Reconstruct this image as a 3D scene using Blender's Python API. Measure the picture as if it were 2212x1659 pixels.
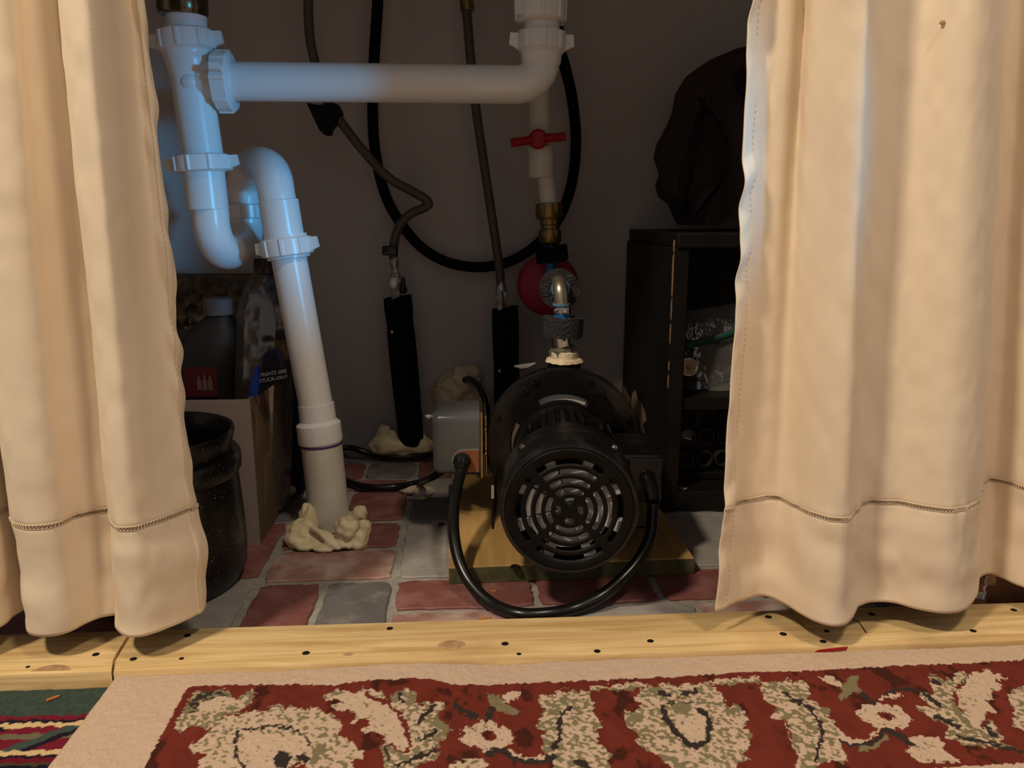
import bpy, math, random
import numpy as np
from mathutils import Vector, noise as mnoise
random.seed(7)
C = bpy.context.scene.collection
for o in list(bpy.data.objects):
    bpy.data.objects.remove(o)
sc = bpy.context.scene
PI = math.pi

# ------------------------------------------------------------------ camera
F = 1661.0; PITCH = math.radians(12.39); YAW = math.radians(3.5); CAMZ = 0.341
fw = np.array([math.sin(YAW) * math.cos(PITCH), math.cos(YAW) * math.cos(PITCH), -math.sin(PITCH)])
rt = np.array([math.cos(YAW), -math.sin(YAW), 0.0])
up = np.cross(rt, fw)
cam_d = bpy.data.cameras.new('camera'); cam = bpy.data.objects.new('camera', cam_d); C.objects.link(cam)
cam.location = (0, 0, CAMZ); cam.rotation_euler = (PI / 2 - PITCH, 0, -YAW)
cam_d.sensor_width = 36; cam_d.lens = F / 2212 * 36; cam_d.clip_start = 0.02
sc.camera = cam

# ------------------------------------------------------------------ world, lights, exposure
w = bpy.data.worlds.new('world'); sc.world = w; w.use_nodes = True
w.node_tree.nodes['Background'].inputs[0].default_value = (1.0, 0.93, 0.89, 1)
w.node_tree.nodes['Background'].inputs[1].default_value = 0.22

def aim(o, tgt):
    o.rotation_euler = (Vector(tgt) - o.location).to_track_quat('-Z', 'Y').to_euler()

def area(name, loc, tgt, size, power, col):
    l = bpy.data.lights.new(name, 'AREA'); l.shape = 'DISK'; l.size = size; l.energy = power; l.color = col
    o = bpy.data.objects.new(name, l); C.objects.link(o); o.location = loc; aim(o, tgt); return o

def spot(name, loc, tgt, power, col, angle, blend, radius):
    l = bpy.data.lights.new(name, 'SPOT'); l.energy = power; l.color = col
    l.spot_size = math.radians(angle); l.spot_blend = blend; l.shadow_soft_size = radius
    o = bpy.data.objects.new(name, l); C.objects.link(o); o.location = loc; aim(o, tgt); return o

area('room_lamp_left', (-0.85, -0.22, 1.73), (0, 0.55, 0.2), 0.16, 26, (1.0, 0.83, 0.62))
area('room_lamp_right', (0.55, -0.20, 1.9), (0.1, 0.55, 0.1), 0.22, 12, (1.0, 0.83, 0.62))
spot('cool_desk_light', (1.0, -0.27, 0.40), (-0.243, 0.83, 0.375), 56, (0.07, 0.50, 1.0), 11.2, 0.6, 0.06)
sc.view_settings.view_transform = 'Standard'; sc.view_settings.look = 'None'
sc.view_settings.exposure = 0.0; sc.view_settings.gamma = 1.0
sc.view_settings.use_curve_mapping = False
try:
    sc.cycles.use_denoising = True
    sc.cycles.max_bounces = 8
except Exception:
    pass

# ------------------------------------------------------------------ helpers
def at(px, py, y=None, z=None):
    """a point of the photograph carried out to a known depth y or height z"""
    d = fw + rt * ((px - 1106) / F) + up * ((829.5 - py) / F)
    t = y / d[1] if y is not None else (z - CAMZ) / d[2]
    return np.array([0, 0, CAMZ]) + d * t

def pixv(P):
    v = P - np.array([0, 0, CAMZ]); k = v @ fw
    return 1106 + F * (v @ rt) / k, 829.5 - F * (v @ up) / k

def unit(v):
    v = np.asarray(v, float); return v / (np.linalg.norm(v) + 1e-12)

def frame(axis, ref=(0, 0, 1)):
    a = unit(axis); r = np.asarray(ref, float)
    if abs(a @ r) > 0.97: r = np.array([0, 1.0, 0]) if abs(a[1]) < 0.9 else np.array([1.0, 0, 0])
    s = unit(np.cross(a, r)); t = np.cross(s, a)
    return a, s, t

class MB:
    def __init__(self): self.v = []; self.f = []
    def add(self, vs, fs):
        b = len(self.v); self.v += [tuple(map(float, p)) for p in vs]; self.f += [tuple(i + b for i in f) for f in fs]; return self
    def box(self, lo, hi, bev=0.0):
        x0, y0, z0 = lo; x1, y1, z1 = hi
        if bev <= 0:
            return self.add([(x0, y0, z0), (x1, y0, z0), (x1, y1, z0), (x0, y1, z0), (x0, y0, z1), (x1, y0, z1), (x1, y1, z1), (x0, y1, z1)],
                            [(0, 3, 2, 1), (4, 5, 6, 7), (0, 1, 5, 4), (1, 2, 6, 5), (2, 3, 7, 6), (3, 0, 4, 7)])
        b = bev
        def ring(z, i): return [(x0 + i, y0 + b, z), (x0 + b, y0 + i, z), (x1 - b, y0 + i, z), (x1 - i, y0 + b, z), (x1 - i, y1 - b, z), (x1 - b, y1 - i, z), (x0 + b, y1 - i, z), (x0 + i, y1 - b, z)]
        def ring2(z): return [(x0 + b, y0 + b, z)] * 1 + [(x0 + b, y0 + b, z), (x1 - b, y0 + b, z), (x1 - b, y0 + b, z), (x1 - b, y1 - b, z), (x1 - b, y1 - b, z), (x0 + b, y1 - b, z), (x0 + b, y1 - b, z)]
        rs = [ring(z0, b * .6), ring(z0 + b, 0), ring(z1 - b, 0), ring(z1, b * .6)]
        return self.loft(rs)
    def loft(self, rings, closed=True, caps=True):
        n = len(rings[0]); vs = [p for r in rings for p in r]; fs = []
        for i in range(len(rings) - 1):
            for j in range(n if closed else n - 1):
                k = (j + 1) % n
                fs.append((i * n + j, i * n + k, (i + 1) * n + k, (i + 1) * n + j))
        if caps:
            fs.append(tuple(range(n - 1, -1, -1))); fs.append(tuple((len(rings) - 1) * n + j for j in range(n)))
        return self.add(vs, fs)
    def lathe(self, o, axis, prof, seg=32, caps=True, ref=(0, 0, 1), sq=1.0):
        """prof: (radius, distance along axis)"""
        a, s, t = frame(axis, ref); o = np.asarray(o, float); rings = []
        for r, h in prof:
            rings.append([o + a * h + r * (math.cos(q) * s + sq * math.sin(q) * t) for q in np.linspace(0, 2 * PI, seg, endpoint=False)])
        return self.loft(rings, True, caps)
    def tube(self, pts, rad, seg=16, caps=True, sub=0):
        P = np.array(pts, float)
        R = np.array(rad if hasattr(rad, '__len__') else [rad] * len(P), float)
        if sub: P, R = crom(P, sub), np.interp(np.linspace(0, len(R) - 1, (len(R) - 1) * sub + 1), range(len(R)), R)
        T = np.gradient(P, axis=0); T = np.array([unit(v) for v in T])
        a, s, t = frame(T[0]); rings = []
        for i in range(len(P)):
            s = unit(s - T[i] * (s @ T[i])); t = np.cross(T[i], s)
            rings.append([P[i] + R[i] * (math.cos(q) * s + math.sin(q) * t) for q in np.linspace(0, 2 * PI, seg, endpoint=False)])
        return self.loft(rings, True, caps)
    def prism(self, poly, d):
        """poly: 3-D points of one face, d: extrusion vector"""
        P = [np.asarray(p, float) for p in poly]; d = np.asarray(d, float); n = len(P)
        return self.add(P + [p + d for p in P], [tuple(range(n - 1, -1, -1)), tuple(range(n, 2 * n))] + [(j, (j + 1) % n, n + (j + 1) % n, n + j) for j in range(n)])
    def obox(self, c, X, Y, Z, sx, sy, sz):
        c = np.asarray(c, float); vs = []
        for k in (-.5, .5):
            for (i, j) in ((-.5, -.5), (.5, -.5), (.5, .5), (-.5, .5)):
                vs.append(c + X * sx * i + Y * sy * j + Z * sz * k)
        return self.add(vs, [(0, 3, 2, 1), (4, 5, 6, 7), (0, 1, 5, 4), (1, 2, 6, 5), (2, 3, 7, 6), (3, 0, 4, 7)])
    def ball(self, c, r, sc3=(1, 1, 1), seg=16, rings=10, amp=0, fr=1.0):
        c = np.asarray(c, float); R = []
        for i in range(rings + 1):
            th = PI * (i / rings); row = []
            for q in np.linspace(0, 2 * PI, seg, endpoint=False):
                n = np.array([math.sin(th) * math.cos(q), math.sin(th) * math.sin(q), math.cos(th)])
                k = 1.0
                if amp: k += amp * mnoise.noise(Vector((n * fr + c * 40).tolist()))
                row.append(c + n * r * k * np.array(sc3))
            R.append(row)
        return self.loft(R, True, False)
    def build(self, name, m, parent=None, smooth=True, ang=40):
        off = wloc(parent)
        me = bpy.data.meshes.new(name)
        me.from_pydata([(x - off[0], y - off[1], z - off[2]) for x, y, z in self.v], [], self.f)
        me.validate(); me.update()
        import bmesh
        bm = bmesh.new(); bm.from_mesh(me); bmesh.ops.recalc_face_normals(bm, faces=bm.faces); bm.to_mesh(me); bm.free()
        o = bpy.data.objects.new(name, me); C.objects.link(o)
        me.materials.append(m)
        if smooth:
            me.polygons.foreach_set('use_smooth', [True] * len(me.polygons))
            me.set_sharp_from_angle(angle=math.radians(ang))
        if parent: o.parent = parent
        return o

def wloc(p):
    v = Vector((0, 0, 0))
    while p is not None: v += p.location; p = p.parent
    return v

def crom(P, sub):
    P = np.asarray(P, float); n = len(P); Q = np.vstack([2 * P[0] - P[1], P, 2 * P[-1] - P[-2]]); out = []
    for i in range(n - 1):
        p0, p1, p2, p3 = Q[i], Q[i + 1], Q[i + 2], Q[i + 3]
        for k in range(sub):
            t = k / sub
            out.append(.5 * (2 * p1 + (p2 - p0) * t + (2 * p0 - 5 * p1 + 4 * p2 - p3) * t * t + (3 * p1 - 3 * p2 + p3 - p0) * t ** 3))
    out.append(P[-1]); return np.array(out)

def tag(o, label, cat, group=None):
    o['label'] = label; o['category'] = cat
    if group: o['group'] = group
    return o

def thing(name, label, cat, loc=(0, 0, 0), group=None):
    o = bpy.data.objects.new(name, None); C.objects.link(o); o.location = loc; o.empty_display_size = .02
    return tag(o, label, cat, group)

def struct(o): o['kind'] = 'structure'; return o
def stuff(o): o['kind'] = 'stuff'; return o

# ---- value noise for patterns
def vnoise(x, y, seed=0, smooth=True):
    xi = np.floor(x).astype(np.int64); yi = np.floor(y).astype(np.int64); xf = x - xi; yf = y - yi
    def h(a, b):
        n = (a * 374761393 + b * 668265263 + seed * 1442695041) & 0xffffffff
        n = ((n ^ (n >> 13)) * 1274126177) & 0xffffffff
        return ((n ^ (n >> 16)) & 0xffff) / 65535.0
    if not smooth: return h(xi, yi)
    u = xf * xf * (3 - 2 * xf); v = yf * yf * (3 - 2 * yf)
    return (h(xi, yi) * (1 - u) + h(xi + 1, yi) * u) * (1 - v) + (h(xi, yi + 1) * (1 - u) + h(xi + 1, yi + 1) * u) * v

def inpoly(x, y, poly):
    r = np.zeros(x.shape, bool); n = len(poly)
    for i in range(n):
        x1, y1 = poly[i]; x2, y2 = poly[(i + 1) % n]
        if y1 == y2: continue
        c = ((y1 > y) != (y2 > y)) & (x < (x2 - x1) * (y - y1) / (y2 - y1) + x1)
        r ^= c
    return r

def nearline(x, y, line, wd):
    r = np.zeros(x.shape, bool)
    for (x1, y1), (x2, y2) in zip(line[:-1], line[1:]):
        dx, dy = x2 - x1, y2 - y1; L = dx * dx + dy * dy + 1e-9
        t = np.clip(((x - x1) * dx + (y - y1) * dy) / L, 0, 1)
        r |= (x - x1 - t * dx) ** 2 + (y - y1 - t * dy) ** 2 < wd * wd / 4
    return r

# ------------------------------------------------------------------ materials
def mat(name, col, rough=.5, metal=0.0, col2=None, nscale=20, namt=.5, ndetail=4, bump=None, stretch=None, spec=.5, coat=0.0, trans=0.0, ior=1.45, sss=0.0, lo=.35, hi=.65):
    m = bpy.data.materials.new(name); m.use_nodes = True; nt = m.node_tree; b = nt.nodes['Principled BSDF']
    b.inputs['Base Color'].default_value = (*col, 1); b.inputs['Roughness'].default_value = rough; b.inputs['Metallic'].default_value = metal
    b.inputs['Specular IOR Level'].default_value = spec; b.inputs['Coat Weight'].default_value = coat
    b.inputs['Transmission Weight'].default_value = trans; b.inputs['IOR'].default_value = ior
    tc = nt.nodes.new('ShaderNodeTexCoord'); src = tc.outputs['Object']
    if stretch:
        mp = nt.nodes.new('ShaderNodeMapping'); mp.inputs['Scale'].default_value = stretch; nt.links.new(src, mp.inputs[0]); src = mp.outputs[0]
    if col2:
        n = nt.nodes.new('ShaderNodeTexNoise'); n.inputs['Scale'].default_value = nscale; n.inputs['Detail'].default_value = ndetail
        nt.links.new(src, n.inputs['Vector'])
        r = nt.nodes.new('ShaderNodeValToRGB'); r.color_ramp.elements[0].position = lo; r.color_ramp.elements[1].position = hi
        r.color_ramp.elements[0].color = (*col, 1); r.color_ramp.elements[1].color = (*col2, 1)
        nt.links.new(n.outputs[0], r.inputs[0]); nt.links.new(r.outputs[0], b.inputs['Base Color'])
    if bump:
        n2 = nt.nodes.new('ShaderNodeTexNoise'); n2.inputs['Scale'].default_value = bump[0]; n2.inputs['Detail'].default_value = 3
        nt.links.new(src, n2.inputs['Vector'])
        bp = nt.nodes.new('ShaderNodeBump'); bp.inputs['Strength'].default_value = bump[1]; bp.inputs['Distance'].default_value = bump[2] if len(bump) > 2 else .001
        nt.links.new(n2.outputs[0], bp.inputs['Height']); nt.links.new(bp.outputs[0], b.inputs['Normal'])
    return m

def film(name, tint, gloss=.18, rough=.12, bump=None, opaque=.15, body=(.4, .4, .4)):
    """thin clear plastic: mostly see-through, with glossy wrinkles"""
    m = bpy.data.materials.new(name); m.use_nodes = True; nt = m.node_tree; nt.nodes.remove(nt.nodes['Principled BSDF'])
    out = nt.nodes['Material Output']; t = nt.nodes.new('ShaderNodeBsdfTransparent'); t.inputs[0].default_value = (*tint, 1)
    g = nt.nodes.new('ShaderNodeBsdfGlossy'); g.inputs['Roughness'].default_value = rough; d = nt.nodes.new('ShaderNodeBsdfDiffuse'); d.inputs[0].default_value = (*body, 1)
    m1 = nt.nodes.new('ShaderNodeMixShader'); lw = nt.nodes.new('ShaderNodeLayerWeight'); lw.inputs[0].default_value = .35; mr = nt.nodes.new('ShaderNodeMapRange'); mr.inputs[3].default_value = opaque; mr.inputs[4].default_value = min(1, opaque * 3 + .25); nt.links.new(lw.outputs['Facing'], mr.inputs[0]); nt.links.new(mr.outputs[0], m1.inputs[0]); nt.links.new(t.outputs[0], m1.inputs[1]); nt.links.new(d.outputs[0], m1.inputs[2])
    m2 = nt.nodes.new('ShaderNodeMixShader'); m2.inputs[0].default_value = gloss; nt.links.new(m1.outputs[0], m2.inputs[1]); nt.links.new(g.outputs[0], m2.inputs[2])
    if bump:
        tc = nt.nodes.new('ShaderNodeTexCoord'); n = nt.nodes.new('ShaderNodeTexNoise'); n.inputs['Scale'].default_value = bump[0]; nt.links.new(tc.outputs['Object'], n.inputs['Vector'])
        bp = nt.nodes.new('ShaderNodeBump'); bp.inputs['Strength'].default_value = bump[1]; bp.inputs['Distance'].default_value = .004; nt.links.new(n.outputs[0], bp.inputs['Height'])
        nt.links.new(bp.outputs[0], g.inputs['Normal']); nt.links.new(bp.outputs[0], d.inputs['Normal'])
    nt.links.new(m2.outputs[0], out.inputs[0]); return m

def attr_mat(name, rough=.95, bump=(900, .5, .0012)):
    m = bpy.data.materials.new(name); m.use_nodes = True; nt = m.node_tree; b = nt.nodes['Principled BSDF']
    a = nt.nodes.new('ShaderNodeAttribute'); a.attribute_name = 'col'
    n = nt.nodes.new('ShaderNodeTexNoise'); n.inputs['Scale'].default_value = 700; tc = nt.nodes.new('ShaderNodeTexCoord'); nt.links.new(tc.outputs['Object'], n.inputs['Vector'])
    mx = nt.nodes.new('ShaderNodeMix'); mx.data_type = 'RGBA'; mx.blend_type = 'MULTIPLY'; mx.inputs[0].default_value = .35
    nt.links.new(a.outputs['Color'], mx.inputs[6]); nt.links.new(n.outputs['Fac'], mx.inputs[7]); nt.links.new(mx.outputs[2], b.inputs['Base Color'])
    bp = nt.nodes.new('ShaderNodeBump'); bp.inputs['Strength'].default_value = bump[1]; bp.inputs['Distance'].default_value = bump[2]
    n2 = nt.nodes.new('ShaderNodeTexNoise'); n2.inputs['Scale'].default_value = bump[0]; nt.links.new(tc.outputs['Object'], n2.inputs['Vector'])
    nt.links.new(n2.outputs['Fac'], bp.inputs['Height']); nt.links.new(bp.outputs[0], b.inputs['Normal'])
    b.inputs['Roughness'].default_value = rough; b.inputs['Specular IOR Level'].default_value = .1
    return m

def wood_mat(name, c1, c2, c3, axis_scale, rough=.55):
    m = bpy.data.materials.new(name); m.use_nodes = True; nt = m.node_tree; b = nt.nodes['Principled BSDF']
    tc = nt.nodes.new('ShaderNodeTexCoord'); mp = nt.nodes.new('ShaderNodeMapping'); mp.inputs['Scale'].default_value = axis_scale; nt.links.new(tc.outputs['Object'], mp.inputs[0])
    n = nt.nodes.new('ShaderNodeTexNoise'); n.inputs['Scale'].default_value = 6; n.inputs['Detail'].default_value = 6; n.inputs['Distortion'].default_value = .6; nt.links.new(mp.outputs[0], n.inputs['Vector'])
    r = nt.nodes.new('ShaderNodeValToRGB'); e = r.color_ramp.elements; e[0].position = .3; e[0].color = (*c1, 1); e[1].position = .7; e[1].color = (*c2, 1)
    q = r.color_ramp.elements.new(.5); q.color = (*[(a + d) / 2 for a, d in zip(c1, c2)], 1)
    nt.links.new(n.outputs[0], r.inputs[0])
    n2 = nt.nodes.new('ShaderNodeTexNoise'); n2.inputs['Scale'].default_value = 9; n2.inputs['Detail'].default_value = 3; nt.links.new(tc.outputs['Object'], n2.inputs['Vector'])
    r2 = nt.nodes.new('ShaderNodeValToRGB'); r2.color_ramp.elements[0].position = .55; r2.color_ramp.elements[0].color = (0, 0, 0, 1); r2.color_ramp.elements[1].position = .8
    nt.links.new(n2.outputs[0], r2.inputs[0])
    mx = nt.nodes.new('ShaderNodeMix'); mx.data_type = 'RGBA'; nt.links.new(r2.outputs[0], mx.inputs[0]); nt.links.new(r.outputs[0], mx.inputs[6]); mx.inputs[7].default_value = (*c3, 1)
    nt.links.new(mx.outputs[2], b.inputs['Base Color']); b.inputs['Roughness'].default_value = rough; b.inputs['Specular IOR Level'].default_value = .25
    bp = nt.nodes.new('ShaderNodeBump'); bp.inputs['Strength'].default_value = .25; bp.inputs['Distance'].default_value = .0006; nt.links.new(n.outputs[0], bp.inputs['Height']); nt.links.new(bp.outputs[0], b.inputs['Normal'])
    return m

def speck_mat(name, col, speck, scale, thr, rough=.25, coat=.5):
    m = mat(name, col, rough, coat=coat); nt = m.node_tree; b = nt.nodes['Principled BSDF']
    tc = nt.nodes.new('ShaderNodeTexCoord'); v = nt.nodes.new('ShaderNodeTexNoise'); v.inputs['Scale'].default_value = scale; v.inputs['Detail'].default_value = 0
    nt.links.new(tc.outputs['Object'], v.inputs['Vector']); r = nt.nodes.new('ShaderNodeValToRGB'); r.color_ramp.elements[0].position = thr; r.color_ramp.elements[1].position = thr + .02
    r.color_ramp.elements[0].color = (*col, 1); r.color_ramp.elements[1].color = (*speck, 1); nt.links.new(v.outputs[0], r.inputs[0]); nt.links.new(r.outputs[0], b.inputs['Base Color'])
    return m

PVC = mat('white_pvc', (.78, .78, .77), .28, spec=.45)
PVCO = mat('old_pvc', (.66, .62, .55), .4, col2=(.58, .53, .45), nscale=30)
WALL = mat('wall_paint', (.47, .43, .405), .75, col2=(.44, .40, .375), nscale=5, bump=(120, .15, .001))
CLOTH = mat('beige_cotton', (.83, .70, .54), .92, col2=(.79, .66, .50), nscale=9, bump=(1300, .25, .0004), spec=.08)
THREAD = mat('beige_thread', (.70, .58, .43), .9, spec=.1)
SHADOWED = mat('openwork_shade', (.30, .22, .15), .95, spec=.05)  # brown tone painting the shade inside the seam's small holes
BLACK = mat('black_paint', (.0045, .004, .004), .42, col2=(.007, .006, .006), nscale=60, bump=(300, .12, .0005), spec=.14)
BLACKG = mat('black_gloss', (.007, .007, .007), .20, spec=.4)
DUSTY = mat('dusty_black', (.005, .0046, .0046), .30, col2=(.030, .027, .025), nscale=55, ndetail=8, lo=.52, hi=.88, spec=.5)
RUBBER = mat('black_rubber', (.006, .006, .006), .28, spec=.5)
MATTEB = mat('black_hose', (.002, .002, .002), .6, spec=.08)
FOAMB = mat('black_pipe_foam', (.006, .006, .006), .95, bump=(500, .5, .001), spec=.1)
FOAMS = mat('grey_flecked_foam', (.02, .02, .022), .8, col2=(.12, .12, .12), nscale=520, lo=.58, hi=.75, bump=(380, 1, .003))
CHROME = mat('bright_steel', (.62, .60, .56), .22, 1.0)
STEEL = mat('dull_steel', (.50, .47, .44), .42, .9)
ALU = mat('cast_aluminium', (.78, .74, .70), .5, .3)
FANM = mat('grey_fan_plastic', (.50, .49, .485), .5)
BRASS = mat('aged_brass', (.30, .20, .075), .35, .9, col2=(.20, .13, .05), nscale=60)
BRASSG = mat('weathered_brass', (.36, .30, .17), .5, .6, col2=(.14, .20, .18), nscale=140, bump=(200, .5, .001))
DOPE = mat('pipe_sealant', (.80, .67, .48), .8, col2=(.70, .55, .36), nscale=150, bump=(250, .8, .002))
NICKEL = mat('nickel_elbow', (.46, .42, .33), .38, .9)
BLUEH = mat('blue_pex', (.02, .13, .36), .4)
BLUER = mat('blue_rubber', (.10, .22, .34), .5)
RED = mat('red_handle', (.34, .006, .012), .45)
TANK = mat('crimson_plastic', (.34, .010, .035), .5, col2=(.28, .01, .03), nscale=20)
GREY = mat('grey_painted_steel', (.085, .088, .090), .2, spec=.5)
COPPER = mat('terracotta_panel', (.24, .075, .03), .55)
GOLD = mat('zinc_yellow_plate', (.55, .42, .20), .3, 1.0)
FOAMY = mat('cured_foam', (.66, .55, .32), .55, col2=(.74, .64, .42), nscale=45, bump=(160, .4, .002))
FOAMY2 = mat('browned_foam', (.60, .48, .30), .55, col2=(.70, .58, .40), nscale=40, bump=(120, .5, .002))
FOAMD = mat('dried_foam', (.62, .50, .38), .8, col2=(.5, .4, .3), nscale=120, bump=(200, .9, .003))
BRAID = mat('braided_hose', (.13, .105, .085), .45, .35, col2=(.07, .055, .045), nscale=900, bump=(900, .8, .001))
CARD = mat('white_carton', (.30, .235, .215), .85, col2=(.27, .215, .195), nscale=8)
KRAFT = mat('brown_carton', (.12, .075, .038), .9)
CARDB = mat('torn_edge', (.10, .04, .05), .9)
POT = speck_mat('speckled_enamel', (.003, .003, .003), (.30, .30, .30), 800, .80, .34, coat=.10)
CABB = mat('black_cabinet', (.0055, .0045, .004), .5, col2=(.009, .007, .0055), nscale=25, bump=(150, .2, .001), spec=.3)
BAREW = mat('bare_wood', (.26, .17, .105), .8, col2=(.20, .125, .07), nscale=60)
BAGB = mat('brown_plastic_bag', (.030, .016, .012), .8, col2=(.018, .010, .008), nscale=14, bump=(30, .5, .006))
BAGK = mat('black_plastic', (.004, .004, .004), .5, spec=.2)
CLEAR = film('clear_bottle', (.78, .74, .68), .16, .14, (30, .5), .10, (.24, .19, .15))
ZIP = film('zip_bag', (.86, .86, .86), .20, .10, (60, 1.0), .13, (.5, .5, .5))
GREENZ = mat('green_zip', (.006, .06, .035), .5)
JUG = mat('grey_jug', (.010, .009, .009), .6)
CAPP = mat('pale_cap', (.14, .105, .10), .6)
REDL = mat('red_label', (.07, .004, .007), .6)
WHITEP = mat('white_print', (.75, .73, .72), .7)
PINKP = mat('pale_print', (.14, .08, .08), .7)
NAVY = mat('navy_film', (.002, .003, .014), .5, spec=.2)
BRIGHTB = mat('blue_card', (.006, .03, .24), .45)
YELL = mat('yellow_label', (.24, .16, .012), .6)
BROWNT = mat('brown_textured_pad', (.20, .14, .09), .8, col2=(.09, .06, .035), nscale=60, bump=(70, 1, .01))
TUBEW = mat('paper_tube', (.60, .52, .44), .8)
PAPER = mat('paper_scrap', (.75, .70, .64), .8)
PURPLE = mat('purple_primer', (.07, .02, .12), .6)
REDP = mat('red_paint', (.40, .02, .02), .6)
SCREW = mat('dark_screw', (.010, .007, .006), .7, .0, spec=.2)
PINE = wood_mat('pine', (.78, .585, .30), (.50, .315, .125), (.38, .235, .105), (1.4, 24, 24))
KNOT = mat('knot', (.34, .20, .10), .7, col2=(.48, .30, .15), nscale=160)
GAP = mat('dark_gap', (.02, .014, .01), .9)
BOARDM = wood_mat('treated_board', (.46, .29, .105), (.36, .22, .075), (.27, .17, .06), (14, 1.2, 14))
GREENE = mat('green_end_grain', (.05, .06, .025), .8, col2=(.12, .10, .04), nscale=90)
MORT = mat('mortar', (.33, .31, .275), .7, col2=(.24, .225, .20), nscale=90, ndetail=8, bump=(220, .4, .002))
BR = {
    'red': mat('red_brick', (.19, .068, .060), .5, col2=(.30, .16, .145), nscale=38, ndetail=10, lo=.45, hi=.85, bump=(160, .35, .002)),
    'pink': mat('pink_brick', (.30, .155, .13), .5, col2=(.48, .37, .325), nscale=34, ndetail=10, lo=.42, hi=.68, bump=(160, .35, .002)),
    'dark': mat('charcoal_brick', (.135, .125, .125), .5, col2=(.30, .28, .26), nscale=40, ndetail=10, lo=.5, hi=.85, bump=(160, .35, .002)),
    'grey': mat('grey_brick', (.27, .25, .24), .5, col2=(.35, .32, .30), nscale=42, ndetail=10, lo=.4, hi=.75, bump=(160, .35, .002)),
}
BOXB = mat('brown_carton_print', (.20, .085, .035), .6, col2=(.12, .04, .02), nscale=25)
WAVY = mat('grey_line_print', (.42, .36, .32), .7)
TANP = mat('tan_print', (.34, .23, .13), .7)
TAGM = mat('grey_tag', (.26, .24, .21), .7)
BACKM = mat('room_floor', (.16, .10, .06), .7)

# ------------------------------------------------------------------ the setting
floor = struct(MB().box((-.8, .585, -.03), (.8, 1.12, -.0025)).build('floor', MORT, None, False))
wall = struct(MB().box((-.9, 1.10, -.03), (.9, 1.14, .86)).build('wall_back', WALL, None, False))
struct(MB().box((-.84, .60, -.03), (-.80, 1.10, .86)).build('wall_left', WALL, None, False))
struct(MB().box((.80, .60, -.03), (.84, 1.10, .86)).build('wall_right', WALL, None, False))
struct(MB().box((-.9, .50, .82), (.9, 1.14, .86)).build('countertop', WALL, None, False))  # unseen sink counter overhead, put in to block the room lamps
struct(MB().box((-1.6, -1.6, -.05), (1.6, .60, -.030)).build('floor_front', BACKM, None, False))

# bricks of the floor: x0, x1, y0, y1, kind (mortar joints stay open between them)
bricks = [(-.1955, -.139, .590, .681, 'red'), (-.1315, -.073, .590, .682, 'dark'), (-.066, .058, .628, .682, 'red'), (.064, .172, .630, .682, 'red'),
          (.180, .262, .632, .690, 'red'), (-.066, .058, .588, .621, 'pink'), (.064, .200, .588, .622, 'grey'), (.206, .330, .588, .624, 'pink'), (.268, .36, .632, .690, 'red'),
          (-.1955, -.0755, .690, .754, 'pink'), (-.1955, -.0765, .763, .825, 'red'), (-.142, -.075, .836, .927, 'red'), (-.1955, -.148, .836, .927, 'dark'),
          (-.068, .058, .690, .827, 'grey'), (.064, .17, .690, .76, 'dark'), (.178, .33, .698, .832, 'grey'), (.064, .17, .768, .86, 'red'),
          (-.067, .050, .837, .903, 'dark'), (.056, .17, .868, .94, 'red'), (-.070, .040, .912, .972, 'grey'), (-.1955, -.078, .936, .972, 'red'),
          (-.135, -.071, .981, 1.045, 'dark'), (-.066, .02, .981, 1.045, 'red'), (-.1955, -.141, .981, 1.045, 'red'), (-.1955, -.08, 1.053, 1.098, 'dark'), (-.074, .04, 1.053, 1.098, 'red'),
          (.026, .17, .95, 1.02, 'grey'), (.046, .17, 1.03, 1.098, 'dark'), (.178, .30, .84, .95, 'dark'), (.178, .32, .96, 1.098, 'red'),
          (-.290, -.204, .590, .691, 'grey'), (-.300, -.204, .700, .832, 'red'), (-.296, -.204, .841, .93, 'dark'), (-.31, -.204, .939, 1.02, 'red'), (-.30, -.204, 1.03, 1.098, 'grey'),
          (-.42, -.297, .590, .691, 'red'), (-.43, -.307, .700, .832, 'grey'), (-.42, -.303, .841, .93, 'red'), (-.43, -.317, .939, 1.098, 'dark'),
          (-.56, -.427, .590, .70, 'dark'), (-.56, -.437, .71, .84, 'red'), (-.56, -.437, .85, 1.098, 'grey'),
          (-.80, -.567, .590, .70, 'red'), (-.80, -.567, .71, .84, 'grey'), (-.80, -.567, .85, 1.098, 'red'), (.63, .79, .588, .70, 'grey'), (.63, .79, .71, .85, 'red'),
          (.337, .47, .698, .832, 'red'), (.367, .50, .588, .690, 'dark'), (.478, .62, .698, .85, 'grey'), (.507, .62, .588, .690, 'red')]
for i, (x0, x1, y0, y1, k) in enumerate(bricks):
    pts = []; rr = random.Random(i * 7 + 3)
    def edge(ax, ay, bx, by, n, nx, ny):
        for q in range(n):
            t = q / n; j = rr.uniform(-.0011, .0011)
            pts.append((ax + (bx - ax) * t + nx * j, ay + (by - ay) * t + ny * j))
    c = .003
    edge(x0 + c, y0, x1 - c, y0, 12, 0, 1); edge(x1, y0 + c, x1, y1 - c, 10, 1, 0); edge(x1 - c, y1, x0 + c, y1, 12, 0, 1); edge(x0, y1 - c, x0, y0 + c, 10, 1, 0)
    cx, cy = (x0 + x1) / 2, (y0 + y1) / 2
    inset = [(px + .0012 * (1 if px < cx else -1), py + .0012 * (1 if py < cy else -1)) for px, py in pts]
    mb = MB(); mb.loft([[(px, py, -.0030) for px, py in pts], [(px, py, -.0008) for px, py in pts], [(px, py, 0) for px, py in inset]])
    mb.build('brick', BR[k], floor, True, 30)
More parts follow.
